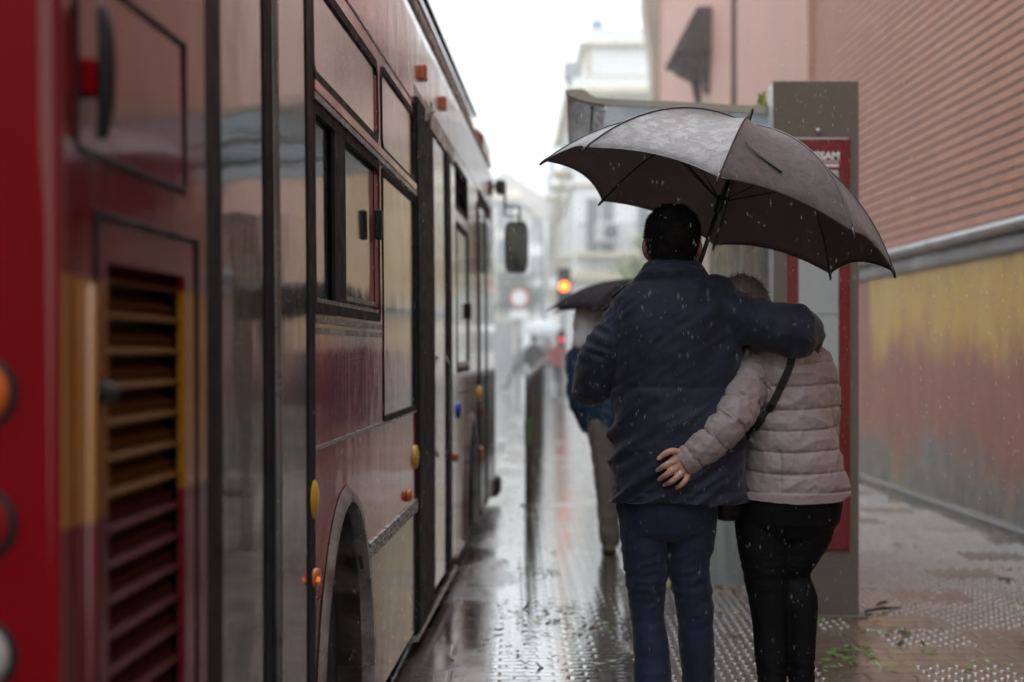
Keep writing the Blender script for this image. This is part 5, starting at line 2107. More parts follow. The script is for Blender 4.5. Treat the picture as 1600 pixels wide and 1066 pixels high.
# shoulder bag with its strap over her back
bag = thing('shoulder_bag', 'black shoulder bag hanging between the man and the woman on a thin strap', 'bag', tuple(ww(1134, 815, .02)))
mb = MB()
mb.rings([sring(ww(1137, py, .02), (1, 0, 0), (0, 1, 0), rx_, ry_, 28, 3.2) for py, rx_, ry_ in ((812, .030, .05), (808, .042, .075), (795, .048, .092), (760, .050, .095), (720, .048, .09), (690, .044, .07), (684, .035, .05))])
mb.build('bag_body', m_leather, bag, smooth=True)
sp_px = catmull([(1238, 548, 0), (1234, 572, 0), (1222, 600, 0), (1206, 632, 0), (1186, 660, 0), (1166, 682, 0), (1150, 700, 0)], 8)
cs, sn_ = [], []
for px, py, _ in sp_px:
    d0 = np.array(W(px, py, 1.0)) - np.array((0, 0, CAM_Z))
    hit = bvh_w.ray_cast(Vector((0, 0, CAM_Z)), Vector(d0).normalized())
    p = np.array(hit[0]) if hit[0] is not None else ww(px, py, -.05)
    cs.append(p)
cs = np.array(cs)
ys = cs[:, 1].copy()
for i in range(len(cs)):
    lo_, hi_ = max(0, i - 5), min(len(cs), i + 6)
    yv = min(ys[i], np.min(ys[max(0, i - 1):i + 2])) - .004
    cs[i] = W(sp_px[i][0], sp_px[i][1], yv)
T = np.gradient(cs, axis=0)
T /= np.linalg.norm(T, axis=1)[:, None]
sd_ = np.cross(T, (0, -1., 0))
sd_ /= np.linalg.norm(sd_, axis=1)[:, None]
nn_ = np.cross(sd_, T)
R = [[c + s * .0115 - n * .001, c - s * .0115 - n * .001, c - s * .0115 + n * .0022, c + s * .0115 + n * .0022] for c, s, n in zip(cs, sd_, nn_)]
mb = MB()
mb.rings(R)
mb.build('strap', m_leather, bag, smooth=False)


# ---- people further off
def walker(label, X, Y, H, cols, group=None, arm=None, stride=.28, hood=None, voxel=.011, lean=0.0, skirt=None, shoe_m=None, turn=0.0, leanx=0.0, wide=1.0, headx=0.0):
    """cols: jacket, trousers, hair"""
    k = H / 1.72
    R3 = rotm(0, 0, turn)

    def q(x, y, z):
        return np.array((X, Y, 0)) + R3 @ (np.array((x * wide + leanx * z + headx * min(1, max(0, (z - 1.2) / .3)), y + lean * z, z)) * k)
    ux, uy = R3 @ np.array((1., 0, 0)), R3 @ np.array((0, 1., 0))
    torso = [(.84, .165, .115), (.92, .175, .12), (1.05, .165, .112), (1.18, .175, .115), (1.30, .190, .115), (1.39, .175, .10), (1.44, .11, .075), (1.47, .06, .06)]
    hips = [(.78, .14, .10), (.84, .16, .11), (.92, .165, .115)]
    lp = [[q(-.085, 0, .88), q(-.09, stride * .5, .50), q(-.09, stride * .75, .10)], [q(.085, 0, .88), q(.09, -stride * .3, .50), q(.09, -stride * .9, .13)]]
    lr = [.082 * wide ** 2, .060 * wide ** 2, .042 * wide ** 2]
    al = arm or [[(-.20, 0, 1.36), (-.25, -.03, 1.10), (-.23, .10, .88)], [(.20, 0, 1.36), (.25, .03, 1.10), (.22, .28, 1.05)]]
    al = [[q(*p) for p in a_] for a_ in al]
    mb = MB()
    tr = lambda lst, g: [sring(q(0, 0, z), ux, uy, (a_ * wide + g) * k, (b_ + g) * k, 24, 2.3) for z, a_, b_ in lst]
    mb.rings(tr(hips + torso[1:], -.02))
    for l_ in lp:
        mb.limb(l_, [(r - .012) * k for r in lr], 14)
        f = l_[-1]
        fw = R3 @ np.array((0, 1., 0))
        mb.limb([f - np.array((0, 0, .05 * k)), f - np.array((0, 0, .06 * k)) + fw * .14 * k], [.028 * k, .022 * k], 10)
    mb.limb([q(0, 0, 1.42), q(0, .01, 1.54)], [.055 * k, .052 * k], 12)
    add_head(mb, q(0, .01, 1.485), R3 @ rotm(-.05, 0, 0), .235 * k)
    for i, a_ in enumerate(al):
        mb.limb(a_, [.045 * k, .038 * k, .028 * k], 12)
        dd = a_[2] - a_[1]
        add_hand(mb, a_[2], dd, ux * (-1 if i == 0 else 1), uy, .5, .18 * k)
    root = person_root(label, mb, voxel * .6, m_skin, (X, Y, 0), group)
    mb = MB()
    mb.rings(tr(torso, 0))
    for a_ in al:
        mb.limb([a_[0] - (a_[0] - q(0, 0, 1.36)) * .12] + a_[1:2] + [a_[1] + (a_[2] - a_[1]) * .9], [.072 * k, .060 * k, .048 * k], 18)
    V, N, F = union(mb, voxel, 5)
    V = folds(V, N, lambda p: .010 * (ridge(nz(p, (9, 7, 12), X)) - .5) + .006 * nz(p, (20, 20, 20), Y))
    from_arrays(V, F).build('jacket', cols[0], root, smooth=True, fix=False)
    mb = MB()
    mb.rings(tr(hips, .004))
    for l_ in lp:
        mb.limb(l_, [r * k for r in lr[:2]] + [.062 * k * wide], 18)
    V, N, F = union(mb, voxel, 4)
    V = folds(V, N, lambda p: .007 * (ridge(nz(p, (8, 8, 16), X)) - .5))
    from_arrays(V, F).build('trousers', cols[1], root, smooth=True, fix=False)
    for l_, up_ in zip(lp, (0, 1)):
        f = l_[-1]
        shoe(root, (f[0], f[1] - .05 * k, max(0.0, f[2] - .105 * k) if up_ else 0.0), turn, shoe_m or m_shoe, .27)
    if hood:
        mb = MB()
        c0 = q(0, .01, 1.485)
        mb.rings([[c0 + R3 @ (np.array(p) * k) for p in sring((0, y_, z), (1, 0, 0), (0, 1, 0), a_, b_, 28, 2.2)] for z, y_, a_, b_ in
                  ((-.07, -.01, .14, .11), (-.02, -.02, .125, .115), (.05, -.01, .115, .125), (.13, .0, .115, .13), (.2, .0, .10, .115), (.245, .0, .066, .075), (.262, 0, .02, .025))])
        V, N, F = union(mb, .012, 3)
        V = folds(V, N, lambda p: .008 * (ridge(nz(p, (14, 14, 9), 2)) - .5))
        from_arrays(V, F).build('hood', hood, root, smooth=True, fix=False)
    else:
        hair_mesh(q(0, .01, 1.485), R3 @ rotm(-.05, 0, 0), .235 * k, .012, line_m, 300, .02, -.5, .004, 36).build('hair', cols[2], root, smooth=True, fix=False)
    return root


m_teal = fabric('blue_rain_jacket', (.024, .062, .125), (.016, .044, .095), .5, .1, 6, 300)
m_greytr = fabric('grey_trousers', (.21, .185, .168), (.165, .145, .132), .75, .1, 6, 300)
m_hood = fabric('pale_hood', (.93, .95, .96), (.86, .88, .9), .6, .1, 6, 300)
m_tan = M('tan_shoe', (.30, .22, .12), (.24, .17, .09), rough=.5, scale=10)
m_dark = fabric('dark_coat', (.03, .03, .038), (.02, .02, .025), .7, .1, 4, 300)
m_dark2 = fabric('dark_trousers', (.03, .03, .03), (.02, .02, .02), .7, .1, 4, 300)
walker('person in a blue rain jacket and pale hood walking ahead under the dark umbrella', W(976, 700, 10.1)[0], 10.1, 1.58, (m_teal, m_greytr, m_hair), hood=m_hood,
       arm=[[(-.185, 0, 1.33), (-.235, -.05, 1.06), (-.175, .06, .84)], [(.20, 0, 1.33), (.25, .05, 1.06), (.12, .24, 1.15)]], shoe_m=m_tan, stride=-.22, leanx=-.06, wide=1.18, headx=-.165)
m_u2 = M('dark_umbrella_cloth', (.020, .016, .020), (.028, .023, .028), rough=.8, scale=3, spec=.06)
m_u2i = cloth_inner('dark_umbrella_lining', (.05, .045, .048), .15)
c2 = W(996, 492, 10.25)
umbrella('dark plum umbrella held over the hooded person walking ahead', c2, (.06, .0, 1), .60, .235, .25, (m_u2, m_u2i, m_um_seam, m_um_metal), .66, detail=False)
# far pedestrians in the street
pA = walker('dark clothed pedestrian under the clear umbrella far down the street', W(834, 560, 44)[0], 44, 1.7, (m_dark, m_dark2, m_hair), group='pedestrians far down the street', voxel=.02)
m_u3 = cloth_outer('clear_umbrella_cloth', (.40, .44, .47), (.55, .58, .6), thr=.5, scale=2)
m_u3i = cloth_inner('clear_umbrella_lining', (.4, .42, .44), .5)
umbrella('pale translucent umbrella over the dark clothed pedestrian down the street', W(846, 520, 43.8), (.05, -.1, 1), .62, .36, .1, (m_u3, m_u3i, m_um_metal, m_um_metal), .8, detail=False)
pB = walker('pedestrian in grey crossing the wet road far beyond the bus', W(812, 560, 52)[0], 52, 1.72, (fabric('grey_coat', (.18, .19, .2), (.14, .14, .15)), m_dark2, m_hair), group='pedestrians far down the street', voxel=.02, turn=1.3, stride=.5)
pC = walker('pedestrian in a red top by the traffic light far down the pavement', W(873, 560, 40)[0], 40, 1.68, (fabric('red_coat', (.35, .04, .04), (.28, .03, .03)), m_dark2, m_hair), group='pedestrians far down the street', voxel=.02, turn=2.6)

# ------------------------------------------------------------------ the street beyond
m_whitewall = M('white_render', (.76, .77, .77), (.70, .71, .71), rough=.7, scale=.5, stretch=(1, 1, .4))  # far walls, panes and roofs paled: part of the haze is in the colour
m_creamwall = M('cream_render', (.80, .74, .63), (.74, .68, .56), rough=.7, scale=.5, stretch=(1, 1, .4))
m_palewall = M('pale_grey_render', (.78, .80, .81), (.72, .74, .75), rough=.7, scale=.5, stretch=(1, 1, .4))
m_cornice = M('cream_cornice', (.60, .54, .40), (.52, .47, .35), rough=.6, scale=1)
m_wframe = M('window_frame', (.62, .62, .60), (.7, .7, .68), rough=.5, scale=2)
m_wpane = M('window_pane', (.13, .155, .17), (.24, .27, .28), rough=.12, scale=.6)
m_iron = M('wrought_iron', (.12, .13, .14), (.16, .17, .18), rough=.5, scale=2)
m_tile = M('roof_tile', (.50, .45, .42), (.42, .38, .36), rough=.6, scale=2)
m_awning = M('ochre_awning', (.50, .40, .20), (.44, .34, .18), rough=.7, scale=2)
m_shop = M('shop_front', (.40, .41, .41), (.28, .29, .30), rough=.3, scale=.6)
m_steel = M('galvanised_steel', (.33, .35, .36), (.27, .29, .3), rough=.4, scale=2, metal=.4)


def building(label, x, y, wd, dp, ht, rz, wall_m, rows, cols, side_cols=0, balcony=(), cornices=(), roof=None, win=(1.0, 1.7), floor0=4.0, awn=(), ground=True, ac=()):
    """front facade faces -y in local space; x,y is the front left corner"""
    b = thing('town_building', label, 'building', (x, y, 0), rotz=rz)
    bl = lambda mb, n, m, p=b, **k: mb.build(n, m, p, local=True, **k)
    bl(MB().box(0, wd, 0, dp, -.1, ht), 'wall', wall_m)
    bl(MB().box(-.1, wd + .1, -.1, .3, ht + .003, ht + .55).box(-.1, .2, .303, dp, ht + .003, ht + .55), 'parapet', wall_m)
    for z, pr_, th in cornices:
        bl(MB().bbox(-pr_, wd + pr_, -pr_, .1, z, z + th, .05).bbox(-pr_, .1, .103, dp, z, z + th, .05), 'cornice', m_cornice)
    step = (ht - floor0) / max(1, rows)
    protos = {}

    def window(cx, cz, side):
        key = side
        if key not in protos:
            w_, h_ = win
            mb = MB()
            if not side:
                mb.box(-w_ / 2 - .12, w_ / 2 + .12, -.06, .0, -h_ / 2 - .12, -h_ / 2).box(-w_ / 2 - .12, w_ / 2 + .12, -.06, .0, h_ / 2, h_ / 2 + .12)
                mb.box(-w_ / 2 - .12, -w_ / 2, -.058, .0, -h_ / 2, h_ / 2).box(w_ / 2, w_ / 2 + .12, -.058, .0, -h_ / 2, h_ / 2).box(-.04, .04, -.04, -.0, -h_ / 2, h_ / 2)
            else:
                mb.box(-.06, 0, -w_ / 2 - .12, w_ / 2 + .12, -h_ / 2 - .12, -h_ / 2).box(-.06, 0, -w_ / 2 - .12, w_ / 2 + .12, h_ / 2, h_ / 2 + .12)
                mb.box(-.058, 0, -w_ / 2 - .12, -w_ / 2, -h_ / 2, h_ / 2).box(-.058, 0, w_ / 2, w_ / 2 + .12, -h_ / 2, h_ / 2).box(-.04, 0, -.04, .04, -h_ / 2, h_ / 2)
            o = bl(mb, 'window', m_wframe)
            pb = MB().box(-w_ / 2, w_ / 2, -.02, -.004, -h_ / 2, h_ / 2) if not side else MB().box(-.02, -.004, -w_ / 2, w_ / 2, -h_ / 2, h_ / 2)
            bl(pb, 'pane', m_wpane, o)
            protos[key] = o
        else:
            o = protos[key].copy()
            COL.objects.link(o)
            for ch in protos[key].children:
                c = ch.copy()
                COL.objects.link(c)
                c.parent = o
        o.location = (cx, 0, cz) if not side else (0, cx, cz)

    def balc(cx, cz, side, w_=1.7):
        mb = MB()
        bars = MB()
        if side:
            mb.box(-.7, 0, cx - w_ / 2, cx + w_ / 2, cz - .14, cz)
            bars.box(-.7, -.67, cx - w_ / 2, cx + w_ / 2, cz + .95, cz + 1.0)
            for k in range(13):
                yy_ = cx - w_ / 2 + k * w_ / 12
                bars.box(-.69, -.67, yy_ - .012, yy_ + .012, cz, cz + .95)
        else:
            mb.box(cx - w_ / 2, cx + w_ / 2, -.7, 0, cz - .14, cz)
            bars.box(cx - w_ / 2, cx + w_ / 2, -.7, -.67, cz + .95, cz + 1.0)
            for k in range(13):
                xx = cx - w_ / 2 + k * w_ / 12
                bars.box(xx - .012, xx + .012, -.69, -.67, cz, cz + .95)
        s = bl(mb, 'balcony', m_cornice)
        bl(bars, 'balcony_rail', m_iron, s)
    for r in range(rows):
        cz = floor0 + step * (r + .5)
        for c in range(cols):
            cx = wd * (c + .5) / cols
            window(cx, cz, False)
            if ('f', r) in balcony:
                balc(cx, cz - win[1] / 2 - .02, False)
            if ('f', r) in awn:
                z1 = cz + win[1] / 2 + .1
                bl(MB().add([(cx - .7, -.02, z1), (cx + .7, -.02, z1), (cx + .7, -.7, z1 - .7), (cx - .7, -.7, z1 - .7), (cx - .7, -.02, z1 - .05), (cx + .7, -.02, z1 - .05)], [(0, 1, 2, 3), (3, 2, 5, 4)]), 'awning', m_awning)
        for c in range(side_cols):
            cy = dp * (c + .5) / side_cols
            window(cy, cz, True)
            if ('s', r) in balcony:
                balc(cy, cz - win[1] / 2 - .02, True)
            if ('s', r) in awn:
                z1 = cz + win[1] / 2 + .1
                bl(MB().add([(-.02, cy - .7, z1), (-.02, cy + .7, z1), (-.75, cy + .7, z1 - .75), (-.75, cy - .7, z1 - .75), (-.02, cy + .7, z1 - .05), (-.02, cy - .7, z1 - .05)], [(0, 1, 2, 3), (3, 2, 4, 5)]), 'awning', m_awning)
    if ground:
        n = max(1, int(wd / 3))
        for k in range(n):
            a = wd * k / n + .35
            bl(MB().box(a, wd * (k + 1) / n - .35, -.05, .01, .05, 3.0), 'shop_window', m_shop)
    for cx, cz in ac:
        f_ = bl(MB().bbox(cx - .45, cx + .45, -.40, -.02, cz - .35, cz + .35, .03), 'air_conditioner', m_wframe)
        bl(MB().disc((cx + .1, -.40, cz), (0, -1, 0), .26, .012, 20), 'fan_grille', m_iron, f_)
    if roof:
        bl(MB().prism([(-.3, ht + .55), (wd / 2, ht + .55 + roof), (wd + .3, ht + .55), (wd + .3, ht + .4), (-.3, ht + .4)], -.35, dp), 'roof', m_tile)
    return b


# terraced white block closing the right side beyond the church wall
b1 = building('tall white block with stepped cream terraces rising above the shelter roof', 2.2, 55, 9.0, 14, 10.3, 0, m_whitewall, 2, 5, 3,
              balcony=(('s', 0), ('s', 1), ('f', 0)), cornices=((3.7, .35, .35), (10.2, .35, .3), (7.0, .12, .18)), win=(.95, 1.9), floor0=4.1, ac=((1.15, 5.4),))
MB().box(.45, 9, .6, 13, 10.86, 12.05).build('upper_terrace', m_whitewall, b1, local=True)
MB().bbox(.2, 9.2, .4, 13.2, 12.05, 12.25, .05).build('terrace_cornice', m_cornice, b1, local=True)
MB().box(.5, 9, .7, 13, 12.25, 12.75).build('terrace_parapet', m_whitewall, b1, local=True)
MB().box(.42, 9, .56, .603, 10.86, 11.05).box(.42, .62, .558, .6, 11.05, 12.05).build('terrace_trim', m_cornice, b1, local=True)
tank = thing('water_tank', 'grey water tank on the edge of the white block\'s terrace', 'tank', (2.15, 55.6, 10.86))
MB().bbox(1.85, 2.35, 55.3, 56.0, 10.9, 11.5, .05).build('tank_body', m_steel, tank)
MB().box(1.95, 2.25, 55.4, 55.9, 10.6, 10.898).build('tank_stand', m_iron, tank)
ant = thing('roof_antenna', 'thin television aerial with blue box on the roof of the white block', 'antenna', (3.0, 56, 12.7))
MB().tube([(3.0, 56, 12.7), (3.0, 56, 14.4)], [.035, .03], 8).build('mast', m_steel, ant)
MB().box(2.5, 3.5, 55.98, 56.02, 14.1, 14.14).build('crossbar', m_steel, ant)
MB().bbox(2.85, 3.25, 55.8, 56.2, 12.75, 13.05, .03).build('equipment_box', M('blue_box', (.25, .33, .5), rough=.5), ant)

building('white building with ochre awnings and iron balconies down its side beyond the white block', 2.5, 76, 6.5, 26, 9.4, -.02, m_whitewall, 2, 4, 6,
         balcony=(('s', 0), ('s', 1)), awn=(('s', 1), ('f', 1)), cornices=((3.6, .2, .25), (9.3, .3, .3)), floor0=3.9)
building('pale grey gabled house at the far bend of the street', 1.1, 118, 6.0, 12, 11.5, .02, m_palewall, 3, 4, 2, cornices=((11.3, .3, .3),), floor0=3.6, roof=1.6)
building('broad white house with a dark tiled gable closing the end of the street', -4.2, 135, 7.2, 14, 13.6, .0, m_whitewall, 3, 5, 0, cornices=((13.4, .3, .3), (4, .2, .25)), floor0=4.2, roof=2.6)
building('cream house with balconies behind the street tree on the left', -7.5, 96, 7.9, 10, 10.6, .0, m_creamwall, 3, 5, 0, balcony=(('f', 0), ('f', 1)), cornices=((10.4, .3, .3), (3.7, .2, .25)), floor0=3.9)
building('long pale terrace hidden across the road behind the bus, added to block light', -16.5, 10, 9.0, 75, 11.5, 0, m_palewall, 3, 2, 0, cornices=((11.4, .3, .3),))  # houses hidden by the bus, added to block light from the left
building('pale block of flats across the street end behind the bus\'s rear', -9.5, -34, 19.0, 8, 9.0, 0, m_creamwall, 0, 0, 0, cornices=((8.8, .3, .3),), ground=False)  # unseen; added so the bus's red rear does not reflect open sky
building('cream terrace on the far side of the road beside the bus\'s rear', -16.5, -22, 9.0, 31, 9.5, 0, m_creamwall, 2, 2, 0, cornices=((9.4, .3, .3),))  # unseen; carries the left row back past the camera, added to block light

# street trees
m_bark = M('wet_bark', (.06, .05, .04), (.035, .03, .025), rough=.7, scale=6, stretch=(1, 1, .3), bmp=.5)
m_fol = M('dull_foliage', (.07, .125, .065), (.11, .17, .10), rough=.5, scale=1.3)
m_fol2 = M('dark_foliage', (.045, .085, .045), (.07, .12, .065), rough=.5, scale=1.3)
m_foly = M('yellow_green_foliage', (.22, .28, .06), (.14, .20, .05), rough=.5, scale=2)


def tree(label, x, y, h, cr, ch, mats, n=2600, leaf=.11, trunk=.12):
    t = thing('street_tree', label, 'tree', (x, y, 0))
    mb = MB()
    mb.limb([(x, y, -.05), (x + .03, y, h * .25), (x - .04, y + .05, h * .55), (x, y, h * .8)], [trunk, trunk * .8, trunk * .6, trunk * .3], 12)
    limbs = []
    for k in range(8):
        a = k * 2.4
        z0 = h * (.42 + .04 * k)
        e = np.array((x + math.cos(a) * cr * .75, y + math.sin(a) * cr * .75, z0 + h * .2))
        mb.limb([(x, y, z0), (x + math.cos(a) * cr * .35, y + math.sin(a) * cr * .35, z0 + h * .09), e], [trunk * .4, trunk * .28, trunk * .12], 8)
        limbs.append(e)
    mb.build('trunk', m_bark, t, smooth=True)
    mb = MB()
    zc = h - ch / 2
    for k in range(46):
        v = rng.normal(0, 1, 3)
        v /= np.linalg.norm(v)
        c = np.array((x, y, zc)) + v * np.array((cr, cr, ch / 2)) * rng.uniform(.35, .98)
        leaf_quads(mb, c, n // 46, (cr * .16, cr * .16, cr * .15), leaf, int(v[2] < -.1 or rng.random() < .25))
    mb.build('crown', mats, t, fix=False)
    return t


tree('round dark green street tree standing in front of the cream house', .32, 84, 6.0, 1.35, 3.5, [m_fol, m_fol2])
tree('small yellow green tree growing beside the white block', 4.1, 51, 5.2, .75, 3.4, [m_foly, m_fol], 1500, .09, .07)
tree('low bushy green tree by the far bend of the street', -1.1, 98, 4.2, 1.2, 2.6, [m_fol, m_fol2], 1800)

# road sign: white disc ringed in red over a white plate
sgx = W(811, 466, 50)[0]
sg = thing('road_sign', 'round white sign ringed in red above a white plate on a pole', 'road sign', (sgx, 50, 0))
m_signred = M('sign_red', (.55, .03, .03), (.5, .03, .03), rough=.35)
m_signwhite = M('sign_white', (.80, .80, .80), (.76, .76, .76), rough=.35)
MB().tube([(sgx, 50, -.14), (sgx, 50, 3.25)], [.04, .04], 10).build('pole', m_steel, sg, smooth=True)
MB().disc((sgx, 49.95, 2.95), (0, -1, 0), .32, .012, 32).build('sign_rim', m_signred, sg)
MB().disc((sgx, 49.935, 2.95), (0, -1, 0), .25, .008, 32).build('sign_face', m_signwhite, sg)
MB().bbox(sgx - .30, sgx + .30, 49.93, 49.95, 2.27, 2.56, .01).build('sign_plate', m_signwhite, sg)

# traffic light with its amber lamp lit, red repeater lower down
tlx = W(881, 448, 38)[0]
tz = W(881, 448, 38)[2]
tl = thing('traffic_light', 'black traffic light showing a glowing amber lamp over the dark umbrella', 'traffic light', (tlx, 38, 0))
MB().tube([(tlx, 38.05, 0), (tlx, 38.05, tz + .5)], [.05, .045], 12).build('post', m_steel, tl, smooth=True)
MB().bbox(tlx - .16, tlx + .16, 37.85, 38.0, tz - .45, tz + .45, .03).build('signal_head', m_black, tl)
m_lit = glow('lit_amber', (1.0, .17, .015), 6)
m_litr = glow('lit_red', (1.0, .02, .02), 1.6)
MB().disc((tlx, 37.85, tz), (0, -1, 0), .115, .02, 24, dome=.03).build('amber_lamp', m_lit, tl, smooth=True)
MB().disc((tlx, 37.85, tz + .28), (0, -1, 0), .10, .015, 24).build('unlit_lamp', M('unlit_lens', (.05, .02, .02), rough=.2), tl)
MB().disc((tlx, 37.85, tz - .28), (0, -1, 0), .10, .015, 24).build('unlit_lamp', M('unlit_lens_green', (.02, .05, .03), rough=.2), tl)
zr = W(877, 531, 38)[2]
MB().bbox(tlx - .15, tlx + .03, 37.87, 38.0, zr - .2, zr + .24, .02).build('repeater_head', m_black, tl)
MB().disc((tlx - .06, 37.87, zr), (0, -1, 0), .05, .015, 20, dome=.015).build('red_lamp', m_litr, tl, smooth=True)

# curved street lamp
lx = W(850, 470, 62)[0]
lm = thing('street_lamp', 'slender pale street lamp with curved arm reaching over the road', 'street lamp', (lx, 62, 0))
MB().tube(catmull([(lx, 62, 0), (lx, 62, 3), (lx - .03, 62, 5.4), (lx - .25, 62, 6.4), (lx - .8, 62, 6.95), (lx - 1.5, 62, 7.1)], 5), [.09] * 8 + [.06] * 18, 10).build('curved_post', m_steel, lm, smooth=True)
MB().limb([(lx - 1.4, 62, 7.1), (lx - 2.0, 62, 7.05)], [(.06, .14), (.05, .12)], 14, up=np.array((0, 0, 1.))).build('lamp_head', m_steel, lm, smooth=True)

pD = walker('pedestrian in a brown coat under a black umbrella at the far street corner', W(858, 560, 58)[0], 58, 1.7, (fabric('brown_coat', (.10, .07, .05), (.07, .05, .04)), m_dark2, m_hair), group='pedestrians far down the street', voxel=.02)
umbrella('small black umbrella at the far street corner beyond the railing', W(858, 519, 57.9), (.02, .0, 1), .55, .28, .3, (m_u2, m_u2i, m_um_metal, m_um_metal), .8, detail=False)

# parked white van far along the right
vx = W(905, 500, 47)[0]
van = thing('parked_van', 'white van parked at the kerb before the white block', 'van', (vx, 47, 0))
vb = MB()
vx0 = vx + .1
R = []
for y_, s, h in ((47, .96, 1.95), (47.1, 1, 2.05), (50.2, 1, 2.05), (50.9, .97, 1.5), (51.6, .93, 1.1), (51.75, .88, .9)):
    R.append([(vx0 + a * s, y_, zz_) for a, zz_ in ((0, .35), (1.85, .35), (1.88, .9), (1.85, 1.3), (1.70, h - .08), (1.6, h), (.25, h), (.15, h - .08), (0, 1.3), (-.03, .9))])
vb.rings(R)
vb.build('body', m_signwhite, van, smooth=True, angle=35)
MB().bbox(vx0 + .3, vx0 + 1.55, 46.97, 47.04, 1.25, 1.85, .03).build('rear_window', m_wpane, van)
for a in (.02, 1.72):
    MB().bbox(vx0 + a, vx0 + a + .12, 46.96, 47.05, .75, 1.2, .02).build('tail_light', m_redlens, van)
for a in (.05, 1.8):
    for y_ in (47.8, 50.8):
        t = np.linspace(0, 2 * np.pi, 24, endpoint=False)
        MB().rings([[(vx0 + a + h, y_ + r * math.cos(q), .32 + r * math.sin(q)) for q in t] for h, r in ((-.1, .24), (-.1, .32), (.1, .32), (.1, .24))]).build('wheel', m_tyre, van, smooth=True, angle=40)

# ------------------------------------------------------------------ storm litter on the wet paving
m_litter = M('sodden_leaf', (.055, .075, .02), (.085, .06, .025), rough=.25, scale=15)
m_litter2 = M('torn_green_leaf', (.13, .24, .035), (.09, .17, .03), rough=.25, scale=15)
m_litter3 = M('yellow_leaf', (.55, .45, .02), (.45, .35, .02), rough=.3, scale=15)
mb = MB()
for (px, py, n, sx_, sy_, g) in ((815, 955, 26, .06, .12, 0), (880, 952, 18, .05, .10, 0), (840, 900, 16, .06, .15, 0), (870, 975, 20, .08, .10, 0), (790, 880, 10, .05, .2, 0), (850, 860, 12, .08, .25, 0),
                                 (930, 985, 18, .08, .10, 0), (1385, 853, 24, .09, .08, 0), (1400, 800, 8, .1, .1, 1), (1565, 890, 16, .05, .05, 1), (1345, 1020, 26, .05, .05, 1), (1390, 990, 26, .10, .03, 0),
                                 (1330, 1040, 16, .08, .05, 1), (1450, 1010, 20, .2, .15, 0), (1540, 1040, 12, .2, .15, 1), (1290, 970, 16, .08, .06, 1), (1170, 1000, 14, .1, .15, 0), (1140, 960, 8, .05, .05, 1),
                                 (1500, 930, 14, .3, .2, 0), (800, 1010, 16, .12, .2, 0), (880, 1040, 14, .12, .1, 0), (1360, 770, 10, .1, .3, 1), (1440, 830, 12, .3, .4, 0)):
    d = CAM_Z * F_PX / (py - HY)
    c = W(px, py, d)
    for _ in range(n):
        leaf_quads(mb, (c[0] + rng.normal(0, sx_ * 1.3), d + rng.normal(0, sy_ * 1.3), .010 + abs(rng.normal(0, .004))), 1, (0, 0, .001), rng.uniform(.014, .034), g if rng.random() < .8 else 1 - g, flat=True)
for _ in range(330):
    d = rng.uniform(5.8, 18)
    x = rng.uniform(kx(d) - .3, wallx(d) - .1)
    leaf_quads(mb, (x, d, .008 + abs(rng.normal(0, .003))), 1, (0, 0, .001), rng.uniform(.007, .022), int(rng.random() < .4), flat=True)
for px, py in ((1047, 916), (1049, 912)):
    d = CAM_Z * F_PX / (py - HY)
    leaf_quads(mb, W(px, py, d) + np.array((0, 0, .012)), 2, (.006, .006, .003), .028, 2)
o = mb.build('fallen_leaves', [m_litter, m_litter2, m_litter3], fix=False)
o['kind'] = 'stuff'
m_twig = M('wet_twig', (.05, .032, .02), (.03, .02, .014), rough=.4, scale=20)
for lab, (xa, ya), (xb, yb) in (('thick bare twig lying on the paving to the right of the totem foot', (1352, 958), (1408, 953)), ('short dark twig on the studded paving near the wall', (1560, 907), (1584, 909)),
                                ('bent brown twig on the paving just behind the totem', (1370, 948), (1388, 944))):
    da, db = CAM_Z * F_PX / (ya - HY), CAM_Z * F_PX / (yb - HY)
    a, b = W(xa, ya, da), W(xb, yb, db)
    mid = (a + b) / 2 + np.array((0, .012, .004))
    a[2] = b[2] = .010
    mid[2] = .013
    o = MB().limb([a, mid, b], [.007, .008, .004], 8).build('twig', m_twig, smooth=True)
    tag(o, lab, 'twig', 'twigs on the paving')
    recentre(o, tuple(mid * np.array((1, 1, 0))))

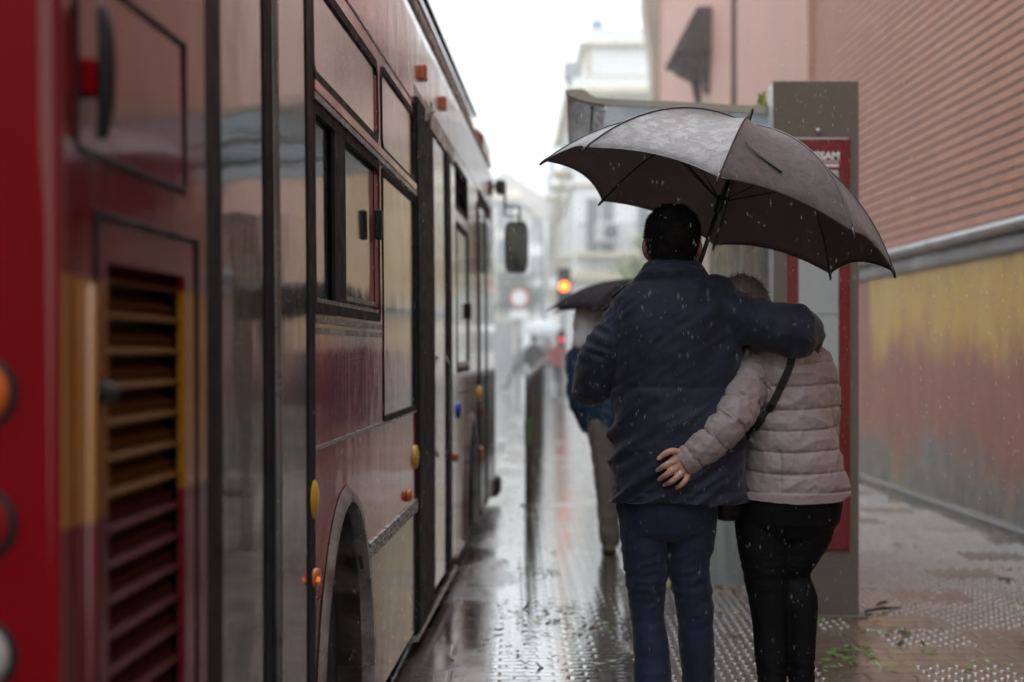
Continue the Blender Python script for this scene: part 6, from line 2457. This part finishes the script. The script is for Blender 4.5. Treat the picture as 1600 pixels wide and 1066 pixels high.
# ------------------------------------------------------------------ rain in the air
m_rain, nt, bs = new_mat('rain_drop')
bs.inputs['Base Color'].default_value = (.9, .93, .95, 1)
bs.inputs['Roughness'].default_value = .05
bs.inputs['Specular IOR Level'].default_value = .8
trl = nd(nt, 'ShaderNodeBsdfTranslucent')
trl.inputs['Color'].default_value = (.95, .97, 1, 1)
tpp = nd(nt, 'ShaderNodeBsdfTransparent')
m1 = nd(nt, 'ShaderNodeMixShader')
m1.inputs[0].default_value = .5
nt.links.new(bs.outputs[0], m1.inputs[1])
nt.links.new(trl.outputs[0], m1.inputs[2])
m2 = nd(nt, 'ShaderNodeMixShader')
m2.inputs[0].default_value = .32
nt.links.new(tpp.outputs[0], m2.inputs[1])
nt.links.new(m1.outputs[0], m2.inputs[2])
nt.links.new(m2.outputs[0], nt.nodes['Material Output'].inputs['Surface'])
mb = MB()
for _ in range(26000):
    d = 3.4 + 7.5 * rng.random() ** .8
    x = rng.uniform(-.25, .36) * d
    if x < -.671 + .0409 * d + .03 or x > wallx(d) - .05:
        continue
    z = CAM_Z + rng.uniform(-.22, .24) * d
    if z < .02:
        continue
    r = .00048 * rng.uniform(.5, 1.5)
    L = r * rng.uniform(3, 14)
    t = rng.normal(0, .08)
    p = np.array((x, d, z))
    ax = np.array((t, 0, 1.))
    V = [p + ax * L] + [p + np.array((r * math.cos(a), r * math.sin(a), 0)) for a in (0, 1.57, 3.14, 4.71)] + [p - ax * L]
    mb.add(V, [(0, 1, 2), (0, 2, 3), (0, 3, 4), (0, 4, 1), (5, 2, 1), (5, 3, 2), (5, 4, 3), (5, 1, 4)])
o = mb.build('rain', m_rain, smooth=True, fix=False)
o['kind'] = 'stuff'

# drizzle haze hanging in the street
m_haze = bpy.data.materials.new('drizzle_haze')
m_haze.use_nodes = True
nt = m_haze.node_tree
nt.nodes.remove(nt.nodes['Principled BSDF'])
vs = nd(nt, 'ShaderNodeVolumeScatter')
vs.inputs['Color'].default_value = (.97, .985, 1, 1)
vs.inputs['Density'].default_value = HAZE
vs.inputs['Anisotropy'].default_value = .35
nt.links.new(vs.outputs[0], nt.nodes['Material Output'].inputs['Volume'])
o = MB().box(-40, 40, 7.9, 190, -.3, 26).build('haze', m_haze)
o['kind'] = 'stuff'
scene.cycles.volume_bounces = 1
for _o in bpy.data.objects:
    if '_o' in _o:
        del _o['_o']
